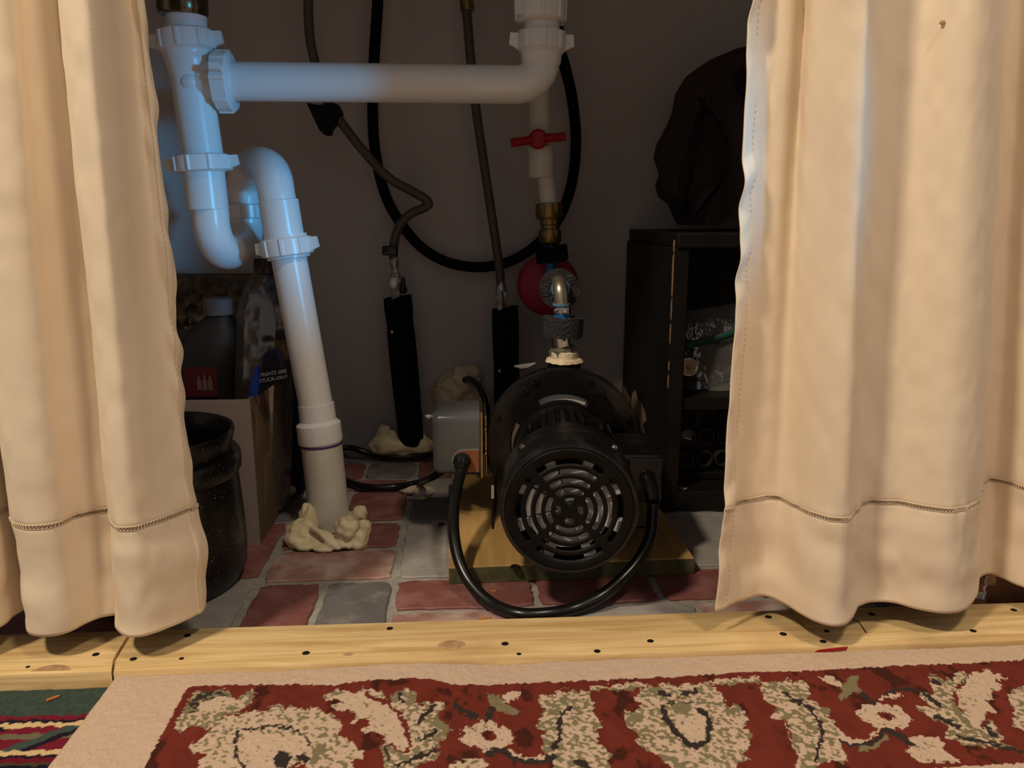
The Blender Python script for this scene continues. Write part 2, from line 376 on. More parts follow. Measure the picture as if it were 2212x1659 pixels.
# purple primer drip on the grey brick
mb = MB(); pp = at(952, 1133, z=.0004)
mb.loft([[(pp[0] + .0042 * (1 + .35 * math.sin(3 * q + 1)) * math.cos(q), pp[1] + .006 * (1 + .3 * math.sin(2 * q)) * math.sin(q), .0002) for q in np.linspace(0, 2 * PI, 18, endpoint=False)],
         [(pp[0] + .0032 * (1 + .35 * math.sin(3 * q + 1)) * math.cos(q), pp[1] + .005 * (1 + .3 * math.sin(2 * q)) * math.sin(q), .0008) for q in np.linspace(0, 2 * PI, 18, endpoint=False)]])
tag(mb.build('primer_drip', PURPLE), 'small purple primer splash on the grey brick left of the wooden board', 'stain')

# ------------------------------------------------------------------ wooden sill along the opening
SY0, SY1, ST = .5265, .5855, .012
def plank(name, poly, zt=ST, zb=-.028, m=PINE):
    b = .0022; cx = sum(p[0] for p in poly) / len(poly); cy = sum(p[1] for p in poly) / len(poly)
    def ins(p, d):
        return (p[0] + (d if p[0] < cx else -d) * .25, p[1] + (d if p[1] < cy else -d))
    mb = MB(); mb.loft([[(x, y, zb) for x, y in poly], [(x, y, zt - b) for x, y in poly], [(*ins(p, b * .35), zt - b * .3) for p in poly], [(*ins(p, b), zt) for p in poly]])
    return mb.build(name, m, None, True, 35)
s1a, s1b, s1c = at(273, 1378, z=ST), at(240, 1436, z=ST), at(237, 1475, y=SY0)
s1a[1] = SY1
seam = [tuple(at(x_, y_, z=ST)[:2]) for x_, y_ in ((284, 1364), (264, 1398), (245, 1428), (240, 1452))]
seam[0] = (seam[0][0], SY1); seam[-1] = (seam[-1][0], SY0)
trim1 = struct(plank('trim_1', [(-1.0, SY0)] + [(x - .0007, y) for x, y in reversed(seam)] + [(-1.0, SY1)]))
n1, n2, n3, n4 = at(1758, 1376, z=ST), at(1878, 1370, z=ST), at(1853, 1337, z=ST), at(1722, 1330, z=ST)
notch = [(n4[0] - .004, SY1), (n1[0], n1[1]), (n2[0], n2[1]), (n3[0], n3[1]), (n3[0] - .012, SY1)]
trim2 = struct(plank('trim_2', [(x + .0007, y) for x, y in seam][::-1][:1] + [(1.0, SY0), (1.0, SY1)] + notch[::-1] + [(x + .0007, y) for x, y in seam]))
cx = sum(p[0] for p in notch) / 5; cy = sum(p[1] for p in notch) / 5
trim3 = struct(plank('trim_3', [(cx + (x - cx) * .975, cy + (y - cy) * .91) for x, y in notch], zt=ST - .0010))
scr = None
for (px, py, k) in [(207, 1413, 1), (60, 1440, .6), (288, 1423, 1), (392, 1422, .7), (405, 1372, 1), (842, 1357, 1), (661, 1410, 1.1), (1091, 1390, 1.1), (1121, 1412, .7), (1290, 1406, 1), (1405, 1384, 1), (1660, 1332, 1.1),
                   (1692, 1369, 1.1), (1786, 1360, .9), (1778, 1385, 1), (1883, 1326, 1.1), (2102, 1362, 1), (2190, 1317, 1)]:
    p = at(px, py, z=ST + .0003)
    par = trim1 if px < 245 else (trim3 if 1730 < px < 1850 and py < 1368 else trim2)
    if scr is None:
        mb = MB(); mb.lathe((0, 0, 0), (0, 0, 1), [(.0026, -.001), (.0027, .0002), (.0022, .0004), (.0001, .0003)], 12)
        scr = mb.build('screw', SCREW); o = scr
    else:
        o = scr.copy(); C.objects.link(o)
    o.parent = par; o.location = (p[0], p[1], ST - (.0012 if par is trim3 else 0)); o.scale = (k, k * .9, 1)
for (px, py, r) in [(108, 1450, .013), (975, 1393, .010), (752, 1413, .0035)]:
    p = at(px, py, z=ST); mb = MB()
    rings = []
    for rad, h in ((1, .0001), (.95, .0003), (.6, .0002), (.3, .0004), (.05, .0004)):
        rings.append([(p[0] + r * rad * math.cos(q) * (1 + .12 * math.sin(2 * q + 1)), min(max(p[1] + r * .65 * rad * math.sin(q), SY0 + .003), SY1 - .003), ST + h) for q in np.linspace(0, 2 * PI, 20, endpoint=False)])
    mb.loft(rings); mb.build('knot', KNOT, trim1 if px < 240 else trim2)
p = at(1790, 1403, y=SY0); mb = MB()
mb.prism([(p[0] - .013, SY0 - .0004, .0065), (p[0] + .014, SY0 - .0004, .0085), (p[0] + .015, SY0 - .0004, .0112), (p[0] - .008, SY0 - .0004, .0095)], (0, .0006, 0))
mb.build('paint_mark', REDP, trim2, False)['label'] = 'red paint smear on the front edge'

# ------------------------------------------------------------------ rugs (pile, with the woven pattern as colour)
def srgb(r, g, b):
    f = lambda c: ((c / 255 + .055) / 1.055) ** 2.4 if c > 10 else c / 255 / 12.92
    return np.array([f(r), f(g), f(b)])
def grid_rug(name, xs, ys, zf, colf, label, mat_, under):
    X, Y = np.meshgrid(xs, ys); Z = zf(X, Y); nx, ny = len(xs), len(ys)
    P = np.stack([X, Y, Z], -1).reshape(-1, 3)
    col = colf(P)
    idx = np.arange(nx * ny).reshape(ny, nx)
    q = np.stack([idx[:-1, :-1], idx[:-1, 1:], idx[1:, 1:], idx[1:, :-1]], -1).reshape(-1, 4)
    # skirt down to the ground round the rim
    rim = np.concatenate([idx[0, :], idx[1:, -1], idx[-1, -2::-1], idx[-2:0:-1, 0]]); low = P[rim].copy(); low[:, 2] = under
    b = len(P); n = len(rim); k = np.arange(n); k2 = (k + 1) % n
    sk = np.stack([rim[k], b + k, b + k2, rim[k2]], -1)
    V = np.vstack([P, low]); Cc = np.vstack([col, col[rim]]); Fq = np.vstack([q, sk, ])
    me = bpy.data.meshes.new(name); me.vertices.add(len(V)); me.vertices.foreach_set('co', V.ravel())
    me.loops.add(Fq.size); me.loops.foreach_set('vertex_index', Fq.ravel().astype(np.int32)); me.polygons.add(len(Fq))
    me.polygons.foreach_set('loop_start', np.arange(0, Fq.size, 4, dtype=np.int32)); me.update(calc_edges=True); me.validate()
    a = me.color_attributes.new('col', 'FLOAT_COLOR', 'POINT'); a.data.foreach_set('color', np.hstack([Cc, np.ones((len(Cc), 1))]).ravel())
    me.polygons.foreach_set('use_smooth', [True] * len(me.polygons))
    me.materials.append(mat_); o = bpy.data.objects.new(name, me); C.objects.link(o)
    return tag(o, label, 'rug')
RUGM = attr_mat('rug_pile')
BEI = srgb(210, 183, 160); RDD = srgb(114, 48, 38); OLV = srgb(132, 122, 92); DRK = srgb(58, 50, 48); DRR = srgb(74, 36, 28)
sA = lambda L: [(200 + .2351 * x, 1440 + .2351 * y) for x, y in L]
sB = lambda L: [(700 + .2351 * x, 1440 + .2351 * y) for x, y in L]
sC = lambda L: [(1200 + .2351 * x, 1440 + .2351 * y) for x, y in L]
sD = lambda L: [(1692 + .2351 * x, 1400 + .2351 * y) for x, y in L]
FIELD = [(404, 1486), (440, 1481), (482, 1480), (623, 1478), (717, 1480), (794, 1470), (888, 1465), (935, 1468), (982, 1478), (1053, 1480), (1123, 1476), (1220, 1473), (1435, 1463), (1623, 1452), (1720, 1449), (1857, 1443), (2021, 1435), (2212, 1426), (2700, 1402), (2700, 1625), (2212, 1648), (2078, 1656), (1500, 1700), (1500, 2300), (-60, 2300), (310, 1659)]
MOT = [  # kind, polygon; later ones lie over earlier ones
 ('mix', sA([(750, 560), (800, 470), (840, 390), (900, 270), (970, 220), (1100, 230), (1230, 210), (1260, 270), (1330, 290), (1400, 240), (1470, 215), (1500, 250), (1450, 330), (1370, 410), (1280, 430), (1190, 440), (1160, 520), (1050, 570), (930, 545), (850, 580), (780, 595)])),
 ('dol', sA([(830, 420), (900, 280), (980, 230), (1230, 215), (1240, 265), (1100, 290), (1000, 300), (950, 400), (880, 440)])),
 ('bei', sA([(975, 420), (990, 330), (1090, 290), (1200, 310), (1180, 400), (1080, 430)])),
 ('mib', sA([(890, 740), (1000, 670), (1060, 600), (1150, 530), (1200, 460), (1340, 440), (1450, 420), (1480, 390), (1560, 400), (1620, 380), (1700, 340), (1780, 390), (1860, 370), (1950, 390), (2060, 380), (2150, 430), (2190, 430), (2260, 490), (2297, 530), (2277, 600), (2257, 650), (2327, 650), (2367, 690), (2427, 740), (2497, 780), (2487, 840), (2377, 860), (2397, 932), (2397, 1100), (900, 1100), (960, 932), (980, 860), (1040, 800), (930, 780)])),
 ('bei', sA([(1430, 640), (1700, 620), (1880, 680), (1990, 740), (2010, 780), (1900, 800), (1680, 780), (1660, 850), (1680, 932), (1680, 1000), (1420, 1000), (1400, 800)])),
 ('drk', sA([(1660, 860), (1690, 790), (1760, 780), (1820, 820), (1810, 900), (1770, 940), (1680, 940)])),
 ('drk', sA([(1860, 820), (1940, 795), (1995, 830), (1980, 880), (1880, 860)])),
 ('olv', sA([(2000, 800), (2080, 700), (2150, 690), (2150, 770), (2050, 880), (1990, 900)])),
 ('red', sA([(1820, 900), (1960, 890), (1950, 960), (1810, 960)])),
 ('mix', sB([(0, 290), (20, 240), (90, 205), (200, 240), (350, 215), (430, 195), (560, 250), (560, 300), (380, 240), (130, 250)])),
 ('mix', sB([(600, 290), (690, 215), (760, 200), (840, 230), (850, 350), (900, 350), (960, 330), (1110, 330), (1080, 400), (1050, 470), (1100, 510), (1180, 580), (1130, 630), (1060, 680), (1080, 740), (1020, 740), (1070, 800), (1000, 870), (900, 890), (800, 950), (640, 950), (560, 910), (535, 830), (530, 700), (620, 730), (700, 780), (790, 790), (780, 700), (780, 560), (740, 470), (690, 400), (640, 370)])),
 ('olv', sB([(1000, 470), (1110, 330), (1080, 400), (1050, 470), (1100, 510), (1180, 580), (1130, 630), (1000, 690), (960, 720), (1080, 580), (960, 520)])),
 ('olv', sB([(760, 230), (850, 260), (850, 350), (780, 370)])),
 ('bei', sB([(0, 300), (130, 250), (300, 240), (380, 240), (470, 330), (600, 360), (660, 420), (700, 500), (740, 580), (750, 700), (770, 770), (700, 770), (640, 720), (560, 700), (540, 640), (480, 600), (350, 610), (350, 570), (440, 545), (420, 510), (330, 480), (250, 515), (250, 490), (300, 450), (230, 400), (130, 410), (60, 350), (170, 330), (150, 305)])),
 ('olv', sB([(1480, 240), (1540, 260), (1610, 250), (1640, 330), (1740, 360), (1790, 430), (1660, 430), (1580, 410), (1560, 400), (1520, 340)])),
 ('bei', sB([(1630, 330), (1660, 250), (1720, 235), (1815, 225), (1810, 260), (1740, 310)])),
 ('bei', sB([(1250, 580), (1280, 560), (1350, 570), (1420, 530), (1450, 490), (1390, 480), (1400, 465), (1470, 500), (1500, 540), (1520, 490), (1560, 500), (1600, 560), (1690, 560), (1730, 620), (1730, 690), (1680, 730), (1620, 760), (1500, 780), (1480, 790), (1440, 750), (1340, 720), (1260, 690), (1255, 640), (1330, 630)])),
 ('red', sB([(1430, 640), (1470, 590), (1520, 570), (1590, 640), (1540, 690), (1480, 690)])), ('drr', sB([(1465, 620), (1520, 590), (1550, 640), (1510, 680), (1470, 660)])),
 ('drr', sB([(1750, 600), (1800, 570), (1900, 580), (1920, 650), (1900, 740), (1780, 750)])), ('drr', sB([(1030, 200), (1170, 210), (1170, 270), (1060, 250)])),
 ('mib', sB([(1150, 890), (1240, 880), (1340, 850), (1430, 845), (1500, 900), (1480, 960), (1160, 960)])),
 ('mix', [(1166, 1503), (1190, 1499)] + sC([(20, 220), (150, 215), (210, 240), (240, 200), (310, 220), (310, 270), (350, 330), (350, 440), (430, 520), (430, 550), (350, 570), (410, 620), (380, 680), (450, 750), (525, 815), (470, 870), (520, 960)]) + sB([(2110, 960), (2100, 840), (2040, 820), (2000, 740), (2000, 620), (2060, 600), (1945, 540), (1950, 510), (2020, 460), (1990, 440), (2050, 400), (1990, 350)])),
 ('bei', sC([(300, 180), (500, 175), (840, 145), (830, 180), (600, 190), (320, 210)])), ('olv', sC([(310, 205), (600, 185), (820, 172), (800, 200), (500, 215), (330, 218)])),
 ('bei', sC([(1320, 150), (1500, 115), (1870, 95), (1875, 125), (1420, 155)])), ('olv', sC([(1430, 150), (1870, 120), (1860, 150), (1600, 165)])),
 ('mix', sC([(720, 300), (760, 240), (800, 210), (840, 190), (850, 155), (950, 190), (970, 150), (1050, 145), (1130, 190), (1150, 150), (1240, 150), (1300, 165), (1370, 150), (1490, 180), (1470, 230), (1530, 250), (1545, 320), (1560, 370), (1690, 340), (1730, 400), (1770, 490), (1710, 560), (1790, 580), (1810, 640), (1770, 680), (1770, 750), (1720, 800), (1785, 840), (1700, 880), (1640, 960), (1100, 960), (1000, 880), (960, 810), (870, 770), (810, 740), (720, 690), (730, 665), (800, 650), (700, 580), (650, 550), (660, 510), (640, 450), (620, 410), (760, 410), (800, 360)])),
 ('bei', sC([(1040, 350), (1100, 430), (1180, 450), (1260, 430), (1230, 350), (1310, 400), (1380, 500), (1390, 590), (1350, 680), (1310, 720), (1220, 680), (1150, 590), (1080, 480)])),
 ('bei', sC([(1400, 260), (1520, 240), (1545, 320), (1440, 310)])), ('bei', sC([(1640, 520), (1740, 450), (1770, 490), (1710, 560)])), ('bei', sC([(1660, 720), (1760, 690), (1760, 760), (1680, 770)])), ('olv', sC([(1540, 380), (1690, 370), (1700, 430), (1560, 430)])),
 ('olv', sC([(680, 450), (800, 420), (830, 470), (720, 500)])),
 ('olv', sC([(1080, 350), (1130, 340), (1240, 350), (1250, 400), (1190, 440), (1090, 430)])), ('red', sC([(1105, 290), (1130, 265), (1165, 285), (1150, 315), (1120, 315)])),
 ('mix', sC([(1880, 120), (1930, 150), (2130, 120), (2160, 150), (2212, 170)]) + sD([(30, 300), (180, 310), (240, 350), (240, 420), (200, 470), (310, 490), (350, 540), (440, 570), (430, 610), (400, 630), (470, 700), (540, 790), (510, 850), (560, 930), (600, 1040), (560, 1055), (440, 1020), (370, 1050), (300, 1090), (250, 1130), (100, 1130), (150, 1000), (100, 920), (90, 860), (60, 790), (40, 700), (0, 640)]) + sC([(2170, 700), (2180, 600), (2150, 570), (2130, 490), (2060, 490), (1980, 450), (2030, 390), (1960, 340), (1900, 290), (1880, 230)])),
 ('bei', sD([(330, 265), (430, 260), (500, 300), (540, 330), (520, 355), (450, 345), (380, 310)])), ('olv', sD([(510, 440), (540, 340), (620, 260), (690, 260), (680, 340), (720, 400), (640, 420), (540, 475)])),
 ('bei', sD([(665, 590), (720, 550), (740, 515), (840, 520), (900, 500), (950, 520), (1000, 540), (1080, 550), (1120, 600), (1185, 650), (1150, 700), (1100, 740), (1030, 740), (960, 755), (870, 720), (800, 700), (710, 660), (720, 640), (670, 610)])),
 ('red', sD([(850, 590), (900, 580), (1000, 600), (1020, 640), (990, 670), (900, 650)])), ('drr', sD([(900, 610), (980, 620), (990, 660), (920, 650)])),
 ('bei', sD([(1160, 810), (1300, 800), (1420, 820), (1480, 850), (1470, 910), (1510, 980), (1620, 1030), (1620, 1050), (1480, 1040), (1430, 1060), (1380, 1020), (1320, 1060), (1250, 1050), (1190, 990), (1120, 950), (1180, 880)])),
 ('mix', sD([(1320, 240), (1440, 270), (1490, 310), (1490, 260), (1560, 290), (1590, 210), (1680, 220), (1700, 270), (1600, 350), (1560, 400), (1560, 500), (1640, 600), (1750, 720), (1820, 760), (1880, 650), (1950, 700), (2020, 840), (2000, 870), (2110, 910), (2212, 940), (2212, 980), (2100, 940), (1950, 920), (1800, 900), (1690, 880), (1500, 830), (1480, 780), (1530, 760), (1500, 710), (1400, 660), (1230, 570), (1240, 540), (1390, 560), (1280, 480), (1220, 390), (1380, 430), (1360, 340)])),
 ('olv', sD([(1550, 480), (1600, 540), (1680, 660), (1740, 740), (1690, 720), (1560, 580)])),
 ('bei', sD([(1680, 320), (1720, 240), (1860, 210), (2000, 230), (2060, 290), (1930, 270), (2030, 330), (1990, 370), (1900, 400), (1945, 470), (1830, 470), (1950, 560), (1960, 590), (1870, 590), (1840, 650), (1810, 740), (1760, 770), (1700, 680), (1640, 620), (1650, 560), (1600, 520), (1610, 450), (1580, 390), (1620, 370)])),
 ('bei', sD([(1560, 300), (1600, 240), (1680, 250), (1640, 290), (1590, 320)])),
 ('mix', sD([(2090, 400), (2212, 340), (2500, 330), (2500, 800), (2212, 760), (2100, 710), (2130, 620), (2110, 560), (2060, 480)])),
]
STR = [('drk', sA([(1390, 940), (1320, 840), (1310, 740)]), 7), ('drk', sA([(1310, 700), (1340, 600)]), 7), ('drk', sA([(1390, 570), (1540, 570), (1680, 540), (1820, 570), (1940, 630), (1990, 690), (1980, 730)]), 5),
 ('red', sB([(390, 250), (480, 310), (600, 345), (690, 440), (750, 560), (780, 680), (780, 770)]), 8), ('drk', sB([(700, 240), (710, 310)]), 8), ('drk', sB([(1010, 350), (870, 500)]), 9), ('drk', sB([(1030, 590), (900, 680)]), 9),
 ('drk', sB([(560, 740), (600, 850)]), 8), ('drk', sB([(780, 870), (1030, 770)]), 11), ('drk', sB([(650, 910), (760, 880)]), 8), ('drk', sB([(1200, 360), (1320, 430), (1400, 460)]), 9), ('drk', sB([(1550, 390), (1500, 490)]), 13),
 ('drk', sB([(1500, 820), (1580, 770), (1680, 790), (1800, 860), (1950, 880), (2110, 830)]), 15), ('bei', sB([(1700, 770), (1830, 840), (2010, 830)]), 6),
 ('drk', sC([(130, 380), (50, 450), (30, 560), (30, 680), (-20, 740)]), 9), ('drk', sC([(180, 870), (300, 920)]), 12), ('drk', sC([(990, 380), (1030, 500), (1110, 600), (1200, 700), (1300, 740), (1390, 680), (1420, 580), (1410, 500), (1370, 430), (1320, 380)]), 11),
 ('drk', sC([(960, 240), (1060, 250)]), 9), ('drk', sC([(1180, 250), (1300, 220)]), 9), ('drk', sC([(1030, 335), (1100, 330)]), 5), ('drk', sC([(1190, 335), (1270, 330)]), 5), ('olv', sC([(870, 230), (950, 200)]), 10),
 ('drk', sD([(20, 430), (120, 480), (230, 540), (290, 620), (350, 700), (360, 780), (330, 900), (300, 1020)]), 9), ('drk', sD([(710, 420), (790, 460), (850, 520)]), 8), ('drk', sD([(870, 480), (960, 410), (1080, 380), (1200, 380)]), 8), ('bei', sD([(900, 470), (980, 430), (1070, 435)]), 7),
 ('olv', sD([(700, 925), (860, 900), (930, 820)]), 10), ('drk', sD([(530, 860), (680, 890), (830, 870), (900, 800), (940, 740)]), 10), ('bei', sD([(450, 680), (550, 830), (650, 860), (780, 840), (850, 780), (880, 740)]), 7), ('drk', sD([(970, 760), (1080, 810), (1190, 880)]), 10),
 ('drk', sD([(1370, 290), (1440, 330)]), 7), ('drk', sD([(1230, 390), (1330, 450), (1470, 550)]), 8), ('drk', sD([(1400, 620), (1620, 720)]), 9), ('drk', sD([(1870, 700), (1890, 780), (1940, 810)]), 10), ('drk', sD([(1600, 810), (1900, 880), (2212, 960)]), 8)]
RZ = .0100
def rug_z(X, Y):
    e = np.clip((Y - .47) / .055, 0, 1)
    ripple = .0030 * e * np.exp(-((X + .045) / .05) ** 2) - .0016 * e * np.exp(-((X - .02) / .035) ** 2)
    z = RZ - .0005 + .0003 * vnoise(X * 700, Y * 700, 3) + .0006 * vnoise(X * 260, Y * 260, 5) + .0008 * vnoise(X * 60, Y * 60, 9) + ripple
    edge = np.minimum(np.clip((.5255 - Y) / .004, 0, 1), np.clip((X + .262) / .005, 0, 1))
    return z - .005 * (1 - np.sqrt(np.clip(edge, 0, 1)))
def rug_col(P):
    # the traced border repeat is mirrored for the part of the rug nearer than the photograph shows
    ea, eb = at(0, 1661, z=RZ), at(2212, 1661, z=RZ); ye = ea[1] + (P[:, 0] - ea[0]) / (eb[0] - ea[0]) * (eb[1] - ea[1])
    Q = P.copy(); m = Q[:, 1] < ye; Q[:, 1] = np.where(m, 2 * ye - Q[:, 1], Q[:, 1]); Q[:, 2] = np.where(m, RZ, Q[:, 2])
    px, py = pixv(Q); x, y = P[:, 0], P[:, 1]
    j1 = vnoise(x * 420, y * 300, 11); j2 = vnoise(x * 380, y * 330, 12); j3 = vnoise(x * 900, y * 700, 14)
    jx = px + (j1 - .5) * 9 + (j3 - .5) * 6; jy = py + (j2 - .5) * 10 + (j3 - .5) * 5
    col = np.tile(BEI, (len(P), 1))
    fld = inpoly(px + (j3 - .5) * 4, py + (j2 - .5) * 5, FIELD)
    blot = vnoise(x * 75, y * 48, 21) + .3 * vnoise(x * 300, y * 200, 22)
    k = np.clip((blot - .86) / .12, 0, 1)[:, None]; red = RDD * (.88 + .28 * vnoise(x * 120, y * 90, 31)[:, None])
    col = np.where(fld[:, None], red * (1 - k) + DRR * k, col)
    u = (x + .6 * y) * 430; v = (y - .3 * x) * 420
    sp = vnoise(u, v, 41) * .75 + .25 * vnoise(u * 2.1, v * 2.1, 42)
    for kind, poly in MOT:
        a = np.array(poly); s = (px > a[:, 0].min() - 12) & (px < a[:, 0].max() + 12) & (py > a[:, 1].min() - 12) & (py < a[:, 1].max() + 12) & fld
        if not s.any(): continue
        i = np.where(s)[0]; ins = inpoly(jx[i], jy[i], poly); i = i[ins]
        if kind in ('mix', 'mib'):
            t = .47 if kind == 'mix' else .36
            g = np.clip((sp[i] - t) / .05, 0, 1)[:, None]; col[i] = OLV * (1 - g) + BEI * g
        elif kind == 'dol':
            g = (sp[i] > .5)[:, None]; col[i] = np.where(g, OLV, DRK)
        elif kind == 'bei':
            g = np.clip((sp[i] - .20) / .05, 0, 1)[:, None]; col[i] = OLV * (1 - g) + BEI * g
        else: col[i] = {'olv': OLV, 'drk': DRK, 'red': RDD, 'drr': DRR}[kind]
    for kind, ln, wd in STR:
        a = np.array(ln); s = (px > a[:, 0].min() - 20) & (px < a[:, 0].max() + 20) & (py > a[:, 1].min() - 20) & (py < a[:, 1].max() + 20) & fld
        if not s.any(): continue
        i = np.where(s)[0]; ins = nearline(jx[i], jy[i], ln, wd); i = i[ins]
        col[i] = {'olv': OLV, 'drk': DRK, 'red': RDD, 'bei': BEI}[kind]
    dust = vnoise(x * 900, y * 900, 77) * vnoise(x * 55, y * 55, 78) > .905
    col[dust] = (.75, .70, .62)
    return col
xs = np.concatenate([np.arange(-.262, .48, .0008), np.arange(.48, 1.1, .006)])
ys = np.concatenate([np.arange(-.60, .25, .006), np.arange(.25, .372, .002), np.arange(.372, .5256, .0008)])
grid_rug('floral_rug', xs, ys, rug_z, rug_col, 'brick-red floral rug with beige border lying along the wooden sill', RUGM, .001)

GRN = srgb(62, 78, 70); CRI = srgb(118, 30, 48); NVY = srgb(34, 26, 42); CRM = srgb(214, 188, 140); OL2 = srgb(112, 106, 84); NV2 = srgb(24, 26, 38)
sE = lambda L: [(.1808 * x, 1440 + .1808 * y) for x, y in L]
def green_z(X, Y):
    return -.0004 + .0006 * vnoise(X * 600, Y * 600, 8) + .0008 * vnoise(X * 200, Y * 200, 6) - .004 * (1 - np.clip((.5262 - Y) / .002, 0, 1))
def green_col(P):
    Q = P.copy(); px, py = pixv(Q); x, y = P[:, 0], P[:, 1]
    jy = py + (vnoise(x * 330, y * 200, 51) - .5) * 7 - 1; jx = px + (vnoise(x * 330, y * 330, 52) - .5) * 8
    # straight bands run along the rug: measured where x = 100 px
    b = jy + (jx - 120) * .027
    col = np.tile(GRN, (len(P), 1)) * (.8 + .4 * vnoise(x * 300, y * 300, 53)[:, None])
    for lo, hi, c in ((1544, 1553, CRI), (1553, 1559, NVY), (1559, 1569, CRM), (1569, 1618, CRI), (1618, 1629, CRM), (1629, 1635, NVY), (1635, 1647, CRI * .8), (1647, 1652, OL2 * .4), (1652, 1760, NV2), (1760, 1775, CRM), (1775, 1900, CRI), (1900, 4000, GRN)):
        col[(b >= lo) & (b < hi)] = c
    band = (b >= 1569) & (b < 1618)
    s = ((jx + (b - 1569) * 3.0 + 40) % 184)
    col[band & (s < 38)] = GRN * 1.1; col[band & (s >= 38) & (s < 62)] = NVY
    col[band & (s > 62) & (s < 184) & (b > 1583) & (b < 1595)] = OL2
    dust = vnoise(x * 900, y * 900, 87) * vnoise(x * 60, y * 60, 88) > .93
    col[dust] = (.6, .6, .52)
    return col
xs = np.concatenate([np.arange(-1.0, -.40, .006), np.arange(-.40, -.22, .0010), np.arange(-.22, -.17, .004)])
ys = np.concatenate([np.arange(-.60, .406, .006), np.arange(.406, .5263, .0009)])
grid_rug('striped_rug', xs, ys, green_z, green_col, 'dark green rug with crimson and cream stripes, partly under the floral rug', RUGM, -.0298)

# ------------------------------------------------------------------ curtains
HZ = .034
def curtain(name, label, ctrl, edge_right):
    hem = np.array([at(c[0], c[1], z=HZ) for c in ctrl])
    top = np.array([at(c[2], 0, y=h[1] + (c[3] if len(c) > 3 else 0)) for c, h in zip(ctrl, hem)])
    A = np.hstack([hem, top]); B = crom(A, 10)
    d = np.concatenate([[0], np.cumsum(np.linalg.norm(np.diff(B[:, :2], axis=0), axis=1))]); L = d[-1]
    N = 420; s = np.linspace(0, L, N); G = np.array([np.interp(s, d, B[:, k]) for k in range(6)]).T
    ZS = .1205
    def S(si, z, off=0.0):
        g = np.array([np.interp(si, s, G[:, k]) for k in range(6)]).T
        t = (z - g[:, 2]) / (g[:, 5] - g[:, 2])
        X = g[:, 0] + (g[:, 3] - g[:, 0]) * t; Y = g[:, 1] + (g[:, 4] - g[:, 1]) * t
        ed = (L - si) if edge_right else si                      # distance from the free side edge
        if edge_right: X = X + .006 * np.exp(-((z - .085) / .028) ** 2) * np.exp(-ed / .03)
        dx = np.gradient(X); dy = np.gradient(Y); n = np.hypot(dx, dy) + 1e-9; nx, ny = dy / n, -dx / n
        w = .0030 * (vnoise(si * 26 + 5, np.full_like(si, z * 4), 61) - .5) + .0014 * (vnoise(si * 48 + z * 20, np.full_like(si, z * 22), 62) - .5) + .0007 * (vnoise(si * 120, np.full_like(si, z * 70), 65) - .5)
        if z < .13: w = w + .0034 * min(1, (.13 - z) / .03) * (vnoise(si * 24 + z * 30, z * 38 - si * 14, 66) - .5)
        under = np.exp(-np.maximum(ZS - z, 0) / .016) if z <= ZS else np.exp(-(z - ZS) / .010)
        w = w + .0024 * under * (vnoise(si * 150, np.full_like(si, z * 6), 63) - .5)
        puck = np.exp(-np.maximum(ed - .014, 0) / .007)
        w = w + .0052 * puck * (vnoise(si * 20, z * 58 - ed * 45, 64) - .5) + .0012 * (ed < .013)
        w = w - .0010 * math.exp(-((z - ZS) / .002) ** 2) + off
        return np.stack([X + nx * w, Y + ny * w, np.full_like(X, z)], -1)
    zs = np.unique(np.concatenate([np.linspace(HZ, .10, 26), np.linspace(.10, .14, 28), np.linspace(.14, .50, 120), np.linspace(.50, .815, 20)]))
    P = np.array([S(s, z) for z in zs])
    root = thing(name, label, 'curtain', (float(P[0, :, 0].mean()), float(P[0, :, 1].mean()), HZ))
    mb = MB(); ny, nx = P.shape[:2]; idx = np.arange(nx * ny).reshape(ny, nx)
    mb.v = [tuple(p) for p in P.reshape(-1, 3)]
    mb.f = [tuple(q) for q in np.stack([idx[:-1, :-1], idx[:-1, 1:], idx[1:, 1:], idx[1:, :-1]], -1).reshape(-1, 4).tolist()]
    o = mb.build('panel', CLOTH, root, True, 180)
    so = o.modifiers.new('thickness', 'SOLIDIFY'); so.thickness = .0011; so.offset = 0
    # openwork seam above the hem: recessed brown strip paints the shade in its holes, crossed by threads
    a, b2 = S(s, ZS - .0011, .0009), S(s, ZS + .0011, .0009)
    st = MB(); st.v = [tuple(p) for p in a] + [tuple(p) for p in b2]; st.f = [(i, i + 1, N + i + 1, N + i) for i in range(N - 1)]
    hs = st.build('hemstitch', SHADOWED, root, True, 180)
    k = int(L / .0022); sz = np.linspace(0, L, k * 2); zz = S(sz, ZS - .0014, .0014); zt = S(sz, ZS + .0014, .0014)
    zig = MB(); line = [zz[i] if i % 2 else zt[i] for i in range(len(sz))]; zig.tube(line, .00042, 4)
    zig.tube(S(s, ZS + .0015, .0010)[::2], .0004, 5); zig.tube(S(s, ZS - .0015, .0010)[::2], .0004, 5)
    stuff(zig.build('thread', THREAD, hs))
    # stitched line along the side hem
    ds = MB(); zline = np.arange(.04, .60, .0042)
    e = np.array([L - .0125]) if edge_right else np.array([.0125])
    for z in zline:
        sv = np.array([e[0] - .0005, e[0], e[0] + .0005]); p0 = S(sv, z, .0012)[1]; p1 = S(sv, z + .0024, .0012)[1]
        ds.tube([p0, (p0 + p1) / 2 , p1], .00032, 4)
    stuff(ds.build('stitching', THREAD, root))
    return root, S, L
